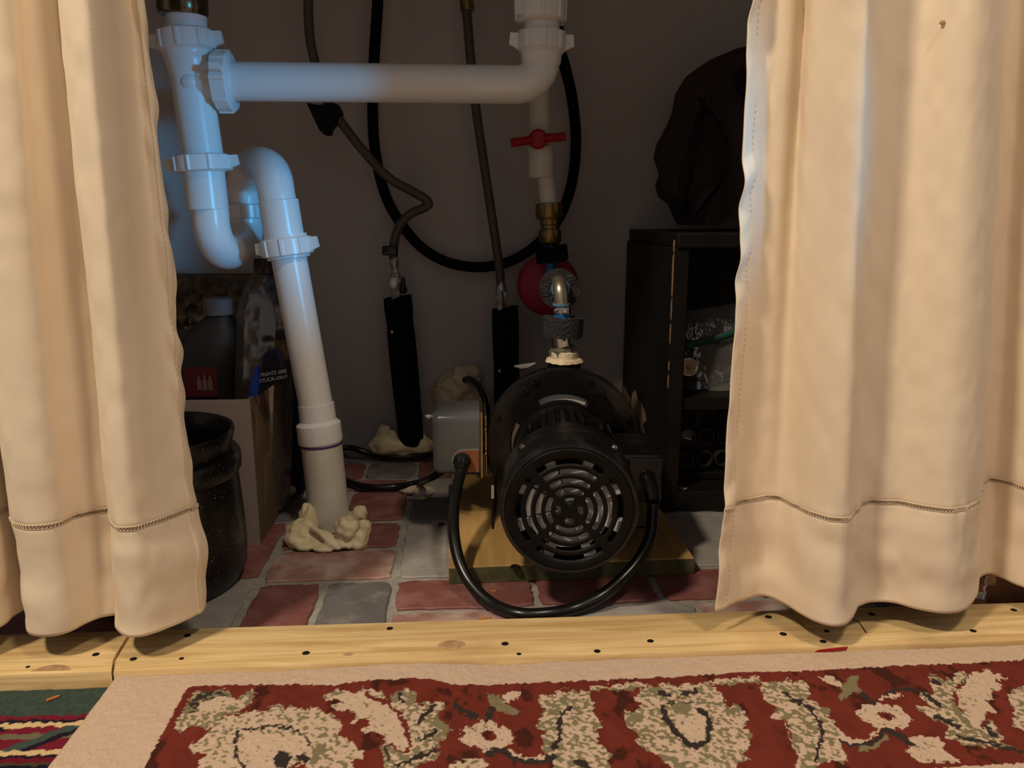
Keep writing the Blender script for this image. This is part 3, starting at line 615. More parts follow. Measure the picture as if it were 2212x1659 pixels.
curtL, SL, LL = curtain('curtain', 'beige cotton curtain left of the opening, in front of the black pot', [
    (-420, 1372, -640), (-370, 1340, -600), (-320, 1372, -540), (-260, 1385, -470), (-200, 1345, -390), (-150, 1372, -330), (-110, 1385, -280), (-60, 1378, -215), (0, 1353, -150), (25, 1330, -128), (55, 1313, -112), (72, 1311, -104), (66, 1326, -118), (60, 1345, -124), (66, 1364, -118), (88, 1372, -88), (122, 1371, -18), (152, 1362, 24), (182, 1346, 46), (215, 1333, 84), (250, 1326, 116), (268, 1322, 130),
    (262, 1332, 128), (256, 1350, 128), (260, 1368, 136), (276, 1378, 154), (304, 1377, 186, -.006), (338, 1368, 222, .002), (372, 1355, 254, .014), (406, 1340, 280, .018), (432, 1325, 300, .006), (444, 1309, 309)], True)
curtR, SR, LR = curtain('curtain', 'beige cotton curtain right of the opening, with a small brown spot near its top', [
    (1547, 1322, 1622), (1558, 1319, 1630), (1568, 1313, 1639), (1580, 1304, 1654), (1600, 1296, 1672, -.004), (1640, 1285, 1704, -.012), (1670, 1290, 1738, .004), (1700, 1306, 1757), (1725, 1325, 1785), (1760, 1343, 1826), (1797, 1353, 1862), (1822, 1350, 1877), (1836, 1333, 1884), (1841, 1317, 1900), (1852, 1306, 1922),
    (1878, 1300, 1955), (1930, 1302, 2000), (1985, 1315, 2050), (2040, 1322, 2105), (2080, 1312, 2142), (2102, 1292, 2163), (2108, 1266, 2170), (2113, 1246, 2183), (2135, 1238, 2206), (2165, 1247, 2240), (2200, 1262, 2280), (2250, 1276, 2330), (2300, 1270, 2380), (2350, 1250, 2420), (2400, 1262, 2470)], False)
# brown spot on the right curtain
sp_ = SR(np.linspace(0, LR, 420), .452, .0016); pxs, pys = pixv(sp_); i = int(np.argmin(np.abs(pxs - 2037) + 200 * (np.gradient(pxs) < 0)))
c0 = at(2037, 48, y=sp_[i][1] - .0006); mb = MB()
mb.loft([[(c0[0] + .0019 * math.cos(q) * k, c0[1] + h, c0[2] + .0014 * math.sin(q) * k) for q in np.linspace(0, 2 * PI, 14, endpoint=False)] for k, h in ((1, .0012), (1, .0002), (.6, 0))])
mb.build('stain', KNOT, curtR)['label'] = 'small brown spot'

# ------------------------------------------------------------------ drain pipework
DY = .83
drain = thing('sink_drain', 'white plastic sink drain with tee, trap and tall standpipe rising from the foam-ringed floor hole', 'pipework', tuple(at(716, 1135, z=0)))
def slip_nut(c, axis, r, h, wings=8, parent=drain, m=PVC, wing_at=None, name='slip_nut', taper=0):
    """hand-tightened union nut: a ribbed ring with two lugs"""
    a, s, t = frame(axis, (0, 1, 0)); c = np.asarray(c, float); mb = MB()
    n = 120; rings = []
    for hh, k in ((-.5, .95), (-.44, 1.0), (.40, 1.0 - taper * .3), (.47, .96 - taper), (.5, .90 - taper)):
        ring = []
        for q in np.linspace(0, 2 * PI, n, endpoint=False):
            rib = .055 if (math.cos(wings * q) > .90 and abs(hh) < .46) else 0
            ring.append(c + a * h * hh + r * (k + rib) * (math.cos(q) * s + math.sin(q) * t))
        rings.append(ring)
    mb.loft(rings)
    for q in (wing_at or (0.0, PI)):
        d = math.cos(q) * s + math.sin(q) * t; e = np.cross(a, d)
        base = c + d * r * .93
        mb.prism([base + a * h * .38 - e * r * .10, base + a * h * .38 + d * r * .38 - e * r * .09, base - a * h * .22 + d * r * .42 - e * r * .09, base - a * h * .45 - e * r * .12], e * r * .22)
    return mb.build(name, m, parent, True, 30)
A = lambda x, y, d=DY: at(x, y, y=d)
t0, t1 = A(396, -300), A(404, 78)
MB().lathe(t0, t1 - t0, [(.0190, 0), (.0190, np.linalg.norm(t1 - t0) + .012)]).build('tailpiece', PVC, drain)
b0 = A(395, 34); b1 = A(392, -30); mb = MB()
mb.lathe(b0, b1 - b0, [(.0196, -.001), (.0225, .0), (.0238, .004), (.0240, .016), (.0228, .020), (.0236, .024), (.0260, .034), (.0260, .06), (.020, .06)], 40)
mb.build('strainer_nut', mat('bronzed_metal', (.16, .12, .07), .22, .95), drain)['label'] = 'dark bronze strainer nut'
ax1 = A(441, 345) - A(402, 88)
slip_nut(A(402, 88), -ax1, .0265, .0185, 8)
tee0 = A(404, 102); tl = np.linalg.norm(A(439, 340) - tee0)
mb = MB(); mb.lathe(tee0, A(439, 340) - tee0, [(.0255, -.002), (.0255, .003), (.0235, .005), (.0235, .009), (.0222, .011), (.0218, .016), (.0205, .024), (.0198, .034), (.0198, tl)], 40)
br0, br1 = A(428, 178), A(478, 177)
mb.lathe(br0, br1 - br0, [(.0150, -.004), (.0198, .004), (.0205, .014), (.0235, .019), (.0235, np.linalg.norm(br1 - br0))], 36)
mb.ball(A(407, 176, DY - .0185), .0075, (1, .45, 1), 16, 8)
mb.build('tee', PVC, drain)
nutax = A(1120, 183) - A(495, 176)
slip_nut(A(486, 177), nutax, .0285, .0165, 8, wing_at=(PI / 2 + .25, -PI / 2 + .25))
MB().tube([A(470, 176), A(600, 177.3), A(800, 179.5), A(1000, 181.8), A(1080, 182.7)] + [A(1117 + 52 * math.sin(q), 131 + 52 * math.cos(q)) for q in np.linspace(0, PI / 2, 14)] + [A(1169, 120), A(1169, 108)], .0186, 32).build('cross_pipe', PVC, drain)
e0, e1 = A(1168, 140), A(1170, 96); MB().lathe(e0, e1 - e0, [(.0190, 0), (.0205, .003), (.0208, .010), (.0228, .012), (.0228, .022)], 36).build('elbow_socket', PVC, drain)
slip_nut(A(1170, 90), (.02, 0, 1), .0245, .0185, 8, taper=-.02)
u0 = A(1170, 86); MB().lathe(u0, (0, 0, 1), [(.0178, 0), (.0178, .045)], 32).build('tailpiece', PVC, drain)
slip_nut(A(1168, 24), (0, 0, -1), .0252, .0225, 8, taper=.06, wing_at=(PI / 4, 5 * PI / 4))
MB().lathe(A(1168, 10), (0, 0, 1), [(.0215, 0), (.0215, .03), (.017, .03), (.017, .30)], 32).build('tailpiece', PVC, drain)
slip_nut(A(436, 353), -ax1, .0275, .0165, 9)
v0, v1 = A(439, 366), A(449, 452)
mb = MB(); mb.lathe(v0, v1 - v0, [(.0235, -.004), (.0235, .002), (.0208, .003), (.0206, np.linalg.norm(v1 - v0)), (.0188, np.linalg.norm(v1 - v0) + .0005)], 36)
dz = v1[2]
J = [v1 + (0, 0, .01), v1 + np.array([.002, 0, -.004]), A(457, 490), A(466, 520, DY + .004), A(481, 541, DY + .016), A(500, 543, DY + .036), A(517, 533, DY + .062), A(528, 517, DY + .085), A(533, 495, DY + .098), A(532, 470, DY + .100)]
mb.tube(J, .0186, 32, True, 6); mb.build('trap_bend', PVC, drain)
slip_nut(A(530, 456, .93), (0, 0, 1), .0235, .0165, 8, wing_at=(.5, .5 + PI))
U = [A(531, 470, .93), A(529, 440, .93), A(527, 405, .928), A(531, 380, .918), A(545, 361, .895), A(564, 356, .870), A(582, 366, .848), A(592, 386, .836), A(596, 410, .831), A(601, 440, .83)]
MB().tube(U, .0187, 32, True, 6).build('return_bend', PVC, drain)
v0, v1 = A(601, 432), A(616, 522); l_ = np.linalg.norm(v1 - v0)
MB().lathe(v0, v1 - v0, [(.0188, 0), (.0203, .0008), (.0203, l_)], 36).build('socket', PVC, drain)
d0, d1, d2 = A(620, 533, .830), A(684, 884, .827), A(715, 1150, .822)
slip_nut(d0, d0 - d1, .0255, .0185, 8, wing_at=(.2, PI + .2))
l_ = np.linalg.norm(d1 - d0); MB().lathe(d0, d1 - d0, [(.0222, -.012), (.0222, .012), (.0184, .013), (.0181, l_ + .01)], 36).build('drain_pipe', PVC, drain)
# bell socket glued on the floor pipe
x2 = unit(A(693, 955, .825) - d1); mb = MB()
mb.lathe(d1, x2, [(.0182, -.006), (.0195, -.006), (.0197, .012), (.0218, .014), (.0240, .016), (.0242, .034), (.0236, .0365), (.0225, .037)], 40)
mb.build('coupling', PVC, drain)
f0 = A(694, 955, .825); MB().lathe(f0, d2 - f0, [(.0222, -.004), (.0222, np.linalg.norm(d2 - f0))], 40).build('floor_pipe', PVCO, drain)
mb = MB(); mb.lathe(f0 + unit(d2 - f0) * .0015, d2 - f0, [(.0226, -.001), (.0230, 0), (.0228, .0012)], 40); mb.build('primer_ring', PURPLE, drain)['label'] = 'purple primer line under the coupling'

# ------------------------------------------------------------------ expanding foam
def foam(name, label, balls, tubes=(), m=FOAMY, vox=.0016, amp=.28):
    mb = MB()
    for (c, r, s3) in balls: mb.ball(c, r, s3, 24, 14, amp, 2.2)
    for (pts, r) in tubes:
        P = crom(np.array(pts), 5); mb.tube(P, [r * (.8 + .35 * mnoise.noise(Vector(p * 150))) for p in P], 10)
    o = mb.build(name, m, None, True, 180)
    rm = o.modifiers.new('fuse', 'REMESH'); rm.mode = 'VOXEL'; rm.voxel_size = vox; rm.use_smooth_shade = True
    sm = o.modifiers.new('relax', 'SMOOTH'); sm.iterations = 2; sm.factor = .5
    return tag(o, label, 'foam')
g = lambda px, py, z: at(px, py, z=z)
foam('spray_foam', 'lumpy cream expanding foam around the foot of the white standpipe',
     [(g(655, 1150, .010), .019, (.95, .9, .75)), (g(640, 1166, .006), .012, (1, .9, .8)), (g(668, 1120, .014), .013, (.9, 1, 1.3)), (g(690, 1165, .006), .012, (1.4, 1, .6)), (g(728, 1172, .005), .011, (1.4, 1, .6)),
      (g(750, 1140, .022), .0135, (1, 1, .85)), (g(772, 1165, .007), .014, (.85, 1, .9)), (g(785, 1142, .009), .010, (1, 1, 1)), (g(700, 1095, .012), .013, (1, 1, 1)), (g(776, 1112, .010), .010, (.9, 1.0, 1.1)), (g(715, 1120, .004), .030, (1, .9, .25)), (g(660, 1180, .003), .009, (1.3, 1, .5)), (g(700, 1184, .003), .008, (1.5, 1, .5))],
     [([g(672, 1140, .020), g(690, 1150, .018), g(705, 1165, .012), g(722, 1180, .006), g(735, 1185, .004)], .0042), ([g(690, 1148, .016), g(720, 1162, .012), g(742, 1168, .010), g(760, 1150, .016)], .0046),
      ([g(735, 1150, .014), g(752, 1158, .012), g(762, 1170, .008), g(750, 1184, .004)], .0038), ([g(760, 1130, .022), g(775, 1135, .018), g(790, 1150, .010), g(790, 1168, .006)], .0042), ([g(700, 1178, .005), g(720, 1172, .008), g(745, 1180, .006)], .0036)])
foam('spray_foam', 'low pale foam mound around the foot of the left black pipe sleeve',
     [(A(838, 960, 1.062), .022, (1.2, .8, .9)), (A(905, 964, 1.062), .018, (1.1, .8, 1.0)), (A(868, 964, 1.055), .022, (1.5, .6, .6)), (A(900, 948, 1.068), .016, (.8, .8, 1.5)), (A(830, 942, 1.07), .014, (.9, .7, 1.2))], (), FOAMY, .002)
foam('spray_foam', 'brown weathered foam lump stuck on the back wall above the grey box',
     [(A(982, 850, 1.085), .032, (1, .75, 1.05)), (A(1005, 815, 1.085), .018, (1.3, .8, .9)), (A(975, 885, 1.088), .026, (1, .6, 1)), (A(1018, 800, 1.085), .010, (1.2, .8, .8)), (A(1025, 870, 1.085), .020, (1, .7, 1.4))], (), FOAMY2, .002, .4)
foam('foam_crumb', 'flat dried scrap of foam on the bricks behind the wooden board',
     [(g(890, 1060, .003), .010, (1.4, .8, .35)), (g(912, 1062, .003), .011, (1.2, 1.1, .4)), (g(905, 1074, .002), .009, (1.3, .8, .3)), (g(925, 1058, .003), .007, (1, 1, .5))], [([g(872, 1063, .003), g(885, 1054, .004), g(905, 1050, .005), g(925, 1055, .004)], .0022)], FOAMD, .0014, .5)

# ------------------------------------------------------------------ hoses and valves on the back wall
HY = 1.035
loop = thing('drain_hose', 'thick matte black hose hanging in a wide loop against the back wall', 'hose', tuple(A(1045, 577, 1.06)))
LP = [A(822, -260, 1.06), A(818, -60, 1.06), A(815, 20, 1.06), A(808, 130, 1.06), A(805, 240, 1.062), A(811, 330, 1.066), A(832, 420, 1.07), A(868, 486, 1.07), A(915, 538, 1.07), A(972, 568, 1.07), A(1040, 577, 1.07), A(1105, 563, 1.07), A(1160, 528, 1.07), A(1205, 475, 1.066), A(1234, 400, 1.06), A(1244, 310, 1.055), A(1237, 220, 1.05), A(1222, 150, 1.04), A(1208, 90, 1.03), A(1200, -60, 1.03), A(1198, -260, 1.03)]
MB().tube(LP, .0071, 16, True, 8).build('hose', MATTEB, loop)
sup1 = thing('supply_hose', 'dark braided supply hose with a sharp bend and a black clip, above the left sleeve', 'hose', tuple(A(852, 640, HY)))
H1 = [A(664, -260, HY), A(666, -60, HY), A(666, 20, HY), A(670, 85, HY), A(681, 138, HY), A(695, 190, HY), A(715, 232, HY), A(745, 275, HY), A(790, 332, HY), A(840, 384, HY), A(888, 412, HY), A(916, 428, HY), A(926, 440, HY), A(914, 450, HY), A(890, 460, HY), A(868, 480, HY), A(855, 508, HY), A(850, 535, HY), A(850, 560, HY)]
MB().tube(H1, .0060, 14, True, 8).build('hose', BRAID, sup1)
mb = MB(); c = A(843, 541, HY - .004); mb.box(c - (.010, .008, .006), c + (.010, .008, .006), .002); mb.ball(A(833, 540, HY - .013), .003, (1, .5, 1), 10, 6); mb.build('clip', RUBBER, sup1)
mb = MB(); v = A(851, 556, HY)
mb.lathe(v, (.03, 0, -1), [(.0060, 0), (.0064, .010), (.0050, .012), (.0052, .020), (.0072, .021), (.0074, .033), (.0050, .035), (.0066, .044), (.0066, .056)], 8)
mb.lathe(A(852, 612, HY - .012), (.2, -1, .0), [(.0085, -.006), (.0085, .004), (.005, .006)], 12); mb.build('stop_valve', STEEL, sup1)
mb = MB(); mb.tube([A(870, 626, HY - .022), A(870, 612, HY - .024), A(871, 598, HY - .024)], [.0042, .0035, .0022], 10); mb.ball(A(871, 626, HY - .022), .0055, (1, .7, 1), 10, 8); mb.build('valve_handle', RUBBER, sup1)
sl = thing('pipe_wrap', 'black torn tape wrap around the braided hose, just under the cross pipe', 'wrap', tuple(A(690, 250, HY)))
mb = MB(); mb.prism([A(660, 221, HY - .012), A(684, 226, HY - .016), A(725, 222, HY - .012), A(736, 246, HY - .010), A(724, 268, HY - .012), A(713, 280, HY - .014), A(711, 293, HY - .012), A(702, 293, HY - .012), A(688, 280, HY - .010)], (.002, .020, .001)); o = mb.build('sleeve', BAGK, sl, True, 30)
bv = o.modifiers.new('soft', 'BEVEL'); bv.width = .004; bv.segments = 3
sup2 = thing('supply_hose', 'straight dark braided supply hose running down to the sleeve behind the pump', 'hose', tuple(A(1085, 640, HY)))
H2 = [A(998, -260, HY), A(1003, -60, HY), A(1008, 20, HY), A(1017, 130, HY), A(1029, 240, HY), A(1045, 350, HY), A(1060, 450, HY), A(1072, 530, HY), A(1080, 590, HY), A(1082, 620, HY)]
MB().tube(H2, .0060, 14, True, 6).build('hose', BRAID, sup2)
MB().tube([A(1006, -20, HY), A(1010, 24, HY)], [.0088, .0088], 12).build('ferrule', BRASS, sup2)
mb = MB(); v = A(1082, 604, HY); mb.lathe(v, (.02, 0, -1), [(.0058, 0), (.0066, .008), (.0078, .010), (.0078, .022), (.0050, .024), (.0064, .032), (.0064, .055)], 8)
mb.lathe(A(1086, 642, HY - .010), (0, -1, 0), [(.008, -.006), (.008, .005), (.004, .007)], 12); mb.build('stop_valve', STEEL, sup2)
mb = MB(); mb.tube([A(1083, 660, HY - .020), A(1083, 645, HY - .021), A(1082, 628, HY - .020)], [.0036, .0042, .0028], 8); mb.build('valve_handle', CHROME, sup2)
def sleeve(label, a, b, r, split, m=FOAMB):
    root = thing('pipe_insulation', label, 'pipe sleeve', tuple(b)); a = np.asarray(a); b = np.asarray(b)
    for (p, q, ragged) in ((a, a + (b - a) * (split - .012), 1), (a + (b - a) * split, b, 2)):
        ax, s, t = frame(q - p, (0, 1, 0)); L = np.linalg.norm(q - p); rings = []
        for h in np.linspace(0, 1, 9):
            ring = []
            for w_ in np.linspace(.16, 2 * PI - .16, 26):
                rr = r * (1 + .03 * math.sin(w_ * 2 + h * 5)); z_ = h * L
                if h == 1 and ragged == 2: z_ -= .010 * abs(math.sin(w_ * 2.5)) * abs(mnoise.noise(Vector((w_ * 2, 1, 3)))) * 2.2
                if h == 0 and ragged == 1: z_ -= .006 * max(0, math.sin(w_ + 2.2))
                ring.append(p + ax * z_ + rr * (math.cos(w_) * s + math.sin(w_) * t))
            rings.append(ring)
        mb = MB(); mb.loft(rings, False, False); o = mb.build('segment', m, root)
        so = o.modifiers.new('wall', 'SOLIDIFY'); so.thickness = .006; so.offset = -1
    c = a + (b - a) * (split - .006); mb = MB(); mb.ball(c + np.array([-r * .55, -r * .85, 0]), .0028, (1, .6, 1), 10, 6); mb.lathe(c - unit(b - a) * .004, b - a, [(r * .62, 0), (r * .62, .008)], 16); mb.build('tie', STEEL, root)
    mb = MB(); mb.lathe(a + (b - a) * .02, b - a, [(r * .5, 0), (r * .5, np.linalg.norm(b - a) * .96)], 12); mb.build('pipe', STEEL, root)
sleeve('tall black foam sleeve on the left riser, ending in pale foam', A(859, 645, HY), A(889, 955, 1.060), .0185, .215)
sleeve('black foam sleeve on the riser directly behind the pump', A(1091, 668, HY), A(1098, 985, 1.045), .0178, .40)

# ------------------------------------------------------------------ ball-valve riser
RY = .965
R_ = lambda x, y, d=RY: at(x, y, y=d)
ris = thing('valve_riser', 'white plastic riser with a red wing handle and brass coupling, right of centre', 'pipe', tuple(R_(1190, 600)))
mb = MB(); a = R_(1163, 190); b = R_(1167, 318); mb.lathe(a, b - a, [(.0125, -.3), (.0125, np.linalg.norm(b - a))], 28)
b2 = R_(1169, 384); mb.lathe(b, b2 - b, [(.0125, -.002), (.0162, 0), (.0162, np.linalg.norm(b2 - b) - .002), (.0150, np.linalg.norm(b2 - b))], 12); mb.build('valve_body', PVCO, ris)
a = R_(1178, 380); b = R_(1186, 446); MB().lathe(a, b - a, [(.0105, -.004), (.0105, np.linalg.norm(b - a) + .002)], 24).build('pipe', PVCO, ris)
mb = MB(); c = R_(1163, 300, RY - .026); mb.lathe(c + (0, .016, 0), (0, -1, 0), [(.0085, 0), (.0115, .008), (.0115, .014), (.0085, .0165)], 20)
for s_, (ex, ey) in ((-1, (1104, 309)), (1, (1222, 295))):
    e = R_(ex, ey, RY - .026); n_ = 9
    P = [c + (e - c) * t for t in np.linspace(.2, 1, n_ * 2)]
    mb.tube(P, [.0048 + (.0010 if i % 2 else 0) for i in range(len(P))], 10)
mb.build('handle', RED, ris)
mb = MB(); a = R_(1185, 438); b = R_(1189, 530); l_ = np.linalg.norm(b - a)
mb.lathe(a, b - a, [(.0120, 0), (.0160, .001), (.0165, .006), (.0165, .016), (.0150, .019), (.0120, .0195), (.0118, .026), (.0108, .027), (.0108, .031), (.0130, .032), (.0140, .035), (.0140, .046), (.0115, .049), (.0105, l_)], 28); mb.build('brass_coupling', BRASS, ris)
def foam_ring(c, axis, ro, ri, h, m, parent, name='foam_ring', cut=.35):
    a, s, t = frame(axis, (0, 1, 0)); c = np.asarray(c); rings = []
    for (rad, hh) in ((ri, -.5), (ro, -.5), (ro * 1.01, 0), (ro, .5), (ri, .5), (ri, -.5)):
        rings.append([c + a * h * (hh + .10 * mnoise.noise(Vector((math.cos(q) * 2, math.sin(q) * 2, hh)))) + rad * (1 + .04 * mnoise.noise(Vector((math.cos(q) * 3, math.sin(q) * 3, hh * 2)))) * (math.cos(q) * s + math.sin(q) * t) for q in np.linspace(0, 2 * PI, 40, endpoint=False)])
    mb = MB(); mb.loft(rings, True, False); return mb.build(name, m, parent, True, 50)
foam_ring(R_(1192, 549), (-.12, 0, 1), .0200, .008, .0190, FOAMB, ris)
a = R_(1190, 530); b = R_(1190, 625); MB().lathe(a, b - a, [(.0072, 0), (.0072, np.linalg.norm(b - a))], 18).build('blue_pipe', BLUEH, ris)
MB().lathe(R_(1190, 588), (0, 0, -1), [(.0082, 0), (.0082, .006)], 16).build('hose_clamp', CHROME, ris)
c = R_(1185, 617, 1.0); mb = MB(); mb.lathe(c + (0, .035, 0), (0, -1, 0), [(.030, 0), (.0385, .004), (.0400, .012), (.0400, .030), (.0385, .036), (.034, .040), (.0001, .043)], 48); mb.build('tank_end', TANK, ris)['label'] = 'round crimson plastic tank end'

# ------------------------------------------------------------------ pump
PF = at(1230, 1108, y=.600); PB = at(1214, 963, y=.790)
axis = unit([PB[0] - PF[0], PB[1] - PF[1], 0]); side = np.array([axis[1], -axis[0], 0.0]); zc = .1002
PF = np.array([PF[0], PF[1], zc]); T_FL = (PB[1] - PF[1]) / axis[1]
Z = np.array([0, 0, 1.0])
pp = lambda s, u, t: PF + side * s + Z * u + axis * t
pump = thing('water_pump', 'black electric water pump bolted on the wooden board, slotted fan cover facing out', 'pump', (PB[0], PB[1], .017))
RC = .0590
# fan cover: shell with a slotted front
mb = MB(); mb.lathe(PF, axis, [(RC * .905, .0010), (RC * .93, .0003), (RC * .96, .0008), (RC * .985, .0030), (RC, .0075), (RC, .062), (RC * .965, .062), (RC * .955, .008), (RC * .905, .0034)], 72, False)
rs = [0.0]; slots = [(.157, .040), (.302, .038), (.440, .038), (.582, .038), (.728, .037)]
cuts = sorted({round(c + d * k, 4) for c, d in slots for k in np.linspace(-1, 1, 7)} | {.05, .88, .91})
rs = [.004] + list(cuts); nth = 288; V = []; vid = {}
verts = []; faces = []
for i, r in enumerate(rs):
    for j in range(nth):
        q = 2 * PI * j / nth; verts.append(pp(RC * r * math.cos(q), RC * r * math.sin(q), .0008))
for i in range(len(rs) - 1):
    rm_ = (rs[i] + rs[i + 1]) / 2
    for j in range(nth):
        qm = 2 * PI * (j + .5) / nth; hole = False
        for n_, (cr, hw) in enumerate(slots):
            d = abs(rm_ - cr)
            if d < hw:
                half = math.radians(24 if n_ == 0 else 39.5); arc = abs((qm + PI / 4) % (PI / 2) - PI / 4)
                over = (arc - (half - hw / cr)) * cr
                if over <= 0 or over * over + d * d < hw * hw: hole = True
        if not hole: faces.append((i * nth + j, i * nth + (j + 1) % nth, (i + 1) * nth + (j + 1) % nth, (i + 1) * nth + j))
faces.append(tuple(range(nth)))
gr = MB(); gr.v = [tuple(v) for v in verts]; gr.f = faces
cover = mb.build('fan_cover', DUSTY, pump, True, 35)
grille = gr.build('grille', BLACK, cover, True, 30); so = grille.modifiers.new('sheet', 'SOLIDIFY'); so.thickness = .0018; so.offset = 0
for q in (47, 133):
    q = math.radians(q); c = pp(RC * math.cos(q), RC * math.sin(q), .040); d = side * math.cos(q) + Z * math.sin(q)
    mb = MB(); mb.lathe(c, d, [(.0030, -.001), (.0030, .0012), (.0018, .0022), (.0001, .0018)], 10); mb.build('screw', CHROME, cover)
# fan behind the grille
fan = MB(); fan.lathe(pp(0, 0, .0062), axis, [(.0001, 0), (RC * .13, 0), (RC * .15, .001), (RC * .15, .010), (.0001, .010)], 32); fan = fan.build('fan', FANM, pump)
for k in range(8):
    a0 = 2 * PI * k / 8 + .30; sp = 2 * PI / 8
    fp_ = lambda r, f: pp(RC * r * math.cos(a0 + sp * f), RC * r * math.sin(a0 + sp * f), .0060 + .0042 * f)
    mb = MB(); mb.loft([[fp_(r, f) for r in (.13, .36, .62)] + [fp_(r, f) + axis * .003 for r in (.62, .36, .13)] for f in np.linspace(0, .97, 6)])
    mb.loft([[fp_(r, f) for r in (.60, .86)] + [fp_(r, f) + axis * .012 for r in (.86, .60)] for f in (.0, .26)]); mb.build('blade', FANM, fan, False)
# motor body with cooling ribs
n = 192; prof = []
def ribr(j): return .0500 if (j % 6) < 4 else .0455
mb = MB(); mb.loft([[pp(ribr(j) * math.cos(2 * PI * j / n), ribr(j) * math.sin(2 * PI * j / n), t) for j in range(n)] for t in (.030, .158)]); mb.build('motor_body', DUSTY, pump, False)
mb = MB(); mb.lathe(pp(0, 0, .155), axis, [(.046, 0), (.0515, .002), (.0525, .012), (.0490, .020), (.0490, .034)], 48); mb.build('end_bell', BLACK, pump)
for q in (45, 135, 225, 315):
    q = math.radians(q); d = side * math.cos(q) + Z * math.sin(q); e = np.cross(axis, d); mb = MB(); c = pp(0, 0, .176)
    mb.prism([c + d * .038 - e * .013, c + d * .060 - e * .016, c + d * .068 - e * .009, c + d * .068 + e * .009, c + d * .060 + e * .016, c + d * .038 + e * .013], axis * .016)
    mb.build('lug', BLACK, pump, False)
for q in (52, 128):
    q = math.radians(q); d = side * math.cos(q) + Z * math.sin(q); e = np.cross(axis, d); mb = MB(); c = pp(0, 0, .112) + d * .049
    mb.prism([c - e * .009, c + d * .004 - e * .009, c + d * .010, c + d * .004 + e * .009, c + e * .009], axis * .012); mb.build('ear', BLACK, pump, False)
    mb = MB(); mb.tube([c + d * .006 + axis * -.012, c + d * .006 + axis * .004], .0017, 10); mb.build('tie_rod', CHROME, pump)
# flange with its bolts
mb = MB(); RF = .0828
mb.lathe(pp(0, 0, T_FL), axis, [(.0550, .0010), (.0560, 0), (RF - .002, 0), (RF, .002), (RF, .012), (.0550, .012), (.0550, .001)], 96, False); mb.build('flange', BLACKG, pump, True, 30)
mb = MB(); mb.lathe(pp(0, 0, T_FL + .005), axis, [(.0480, 0), (.0552, 0), (.0552, .006), (.0480, .006), (.0480, 0)], 72, False); mb.build('spacer_ring', ALU, pump, True, 30)
def bolt(c, r, h, par, m=BLACKG, hexn=16):
    mb = MB(); mb.lathe(c, -axis, [(r * 1.35, 0), (r * 1.35, .0008), (r, .001), (r, h), (r * .85, h + .0006), (r * .5, h + .0006), (r * .5, h - .0015), (.0001, h - .0015)], hexn); mb.build('bolt', m, par, True, 30)
for k in range(8):
    q = math.radians(22.5 + 45 * k); bolt(pp(.0755 * math.cos(q), .0755 * math.sin(q), T_FL), .0032, .004, pump)
for q in (55, 125): 
    q = math.radians(q); bolt(pp(.071 * math.cos(q), .071 * math.sin(q), T_FL), .0040, .006, pump, BLACKG, 6)
# volute and outlet boss
mb = MB(); mb.lathe(pp(0, 0, T_FL + .012), axis, [(.0800, 0), (.0815, .006), (.0800, .020), (.0700, .040), (.045, .052), (.0001, .054)], 64)
OB = pp(.002, .0, T_FL + .030)
mb.lathe(OB, Z, [(.020, .060), (.0195, .072), (.0175, .084), (.0172, .0855), (.010, .0855)], 28); mb.build('volute', BLACK, pump)
mb = MB(); fb = pp(0, 0, T_FL + .012)
for s_ in (-.045, .045): mb.obox(np.array([*(pp(s_, 0, T_FL + .016)[:2]), .0235]), side, axis, Z, .036, .05, .013)
mb.obox(np.array([*(pp(0, 0, T_FL + .016)[:2]), .034]), side, axis, Z, .07, .030, .03); mb.build('foot', BLACK, pump, False)
# terminal box on the right side of the motor
mb = MB(); tb = pp(.0720, .006, .105 + .048)
x0 = pp(.047, -.066, .112); 
X3, Y3 = side, axis
def ob(lo, hi, b):
    (s0, u0, t0_), (s1, u1, t1_) = lo, hi
    rings = []
    for uu, i_ in ((u0, b * .6), (u0 + b, 0), (u1 - b, 0), (u1, b * .6)):
        rings.append([pp(s0 + i_, uu, t0_ + b), pp(s0 + b, uu, t0_ + i_), pp(s1 - b, uu, t0_ + i_), pp(s1 - i_, uu, t0_ + b), pp(s1 - i_, uu, t1_ - b), pp(s1 - b, uu, t1_ - i_), pp(s0 + b, uu, t1_ - i_), pp(s0 + i_, uu, t1_ - b)])
    return rings
mb.loft(ob((.040, -.060, .104), (.0925, .0155, .182), .003)); mb.loft(ob((.060, -.030, .100), (.0935, .0135, .110), .002)); tbx = mb.build('terminal_box', DUSTY, pump, True, 30)
# cable from the terminal box round the front to the pressure switch
CB = [pp(.079, -.006, .104), pp(.0800, -.010, .088), pp(.0805, -.020, .070)]
g1 = MB(); g1.tube(CB, [.0072, .0070, .0062], 18, True, 5); g1.tube([pp(.079, -.0055, .104), pp(.0792, -.0065, .100)], [.0088, .0088], 16); g1.build('cable_gland', RUBBER, tbx)
SWY = .775
swp = lambda x, y, d=SWY: at(x, y, y=d)
cab = [CB[-1], A(1410, 1108, .660), A(1404, 1160, .650), A(1381, 1207, .640), A(1345, 1249, .628), A(1298, 1288, .614), at(1240, 1315, z=.0062), at(1180, 1326, z=.0062), at(1120, 1326, z=.0062), at(1062, 1304, z=.0065), A(1018, 1262, .640), A(992, 1212, .658), A(980, 1150, .682), A(981, 1090, .712), A(988, 1050, .735), A(995, 1022, .752), A(998, 1008, .766)]
for q in cab: q[2] = max(q[2], .0060)
MB().tube(cab, .0056, 16, True, 8).build('cable', RUBBER, pump)
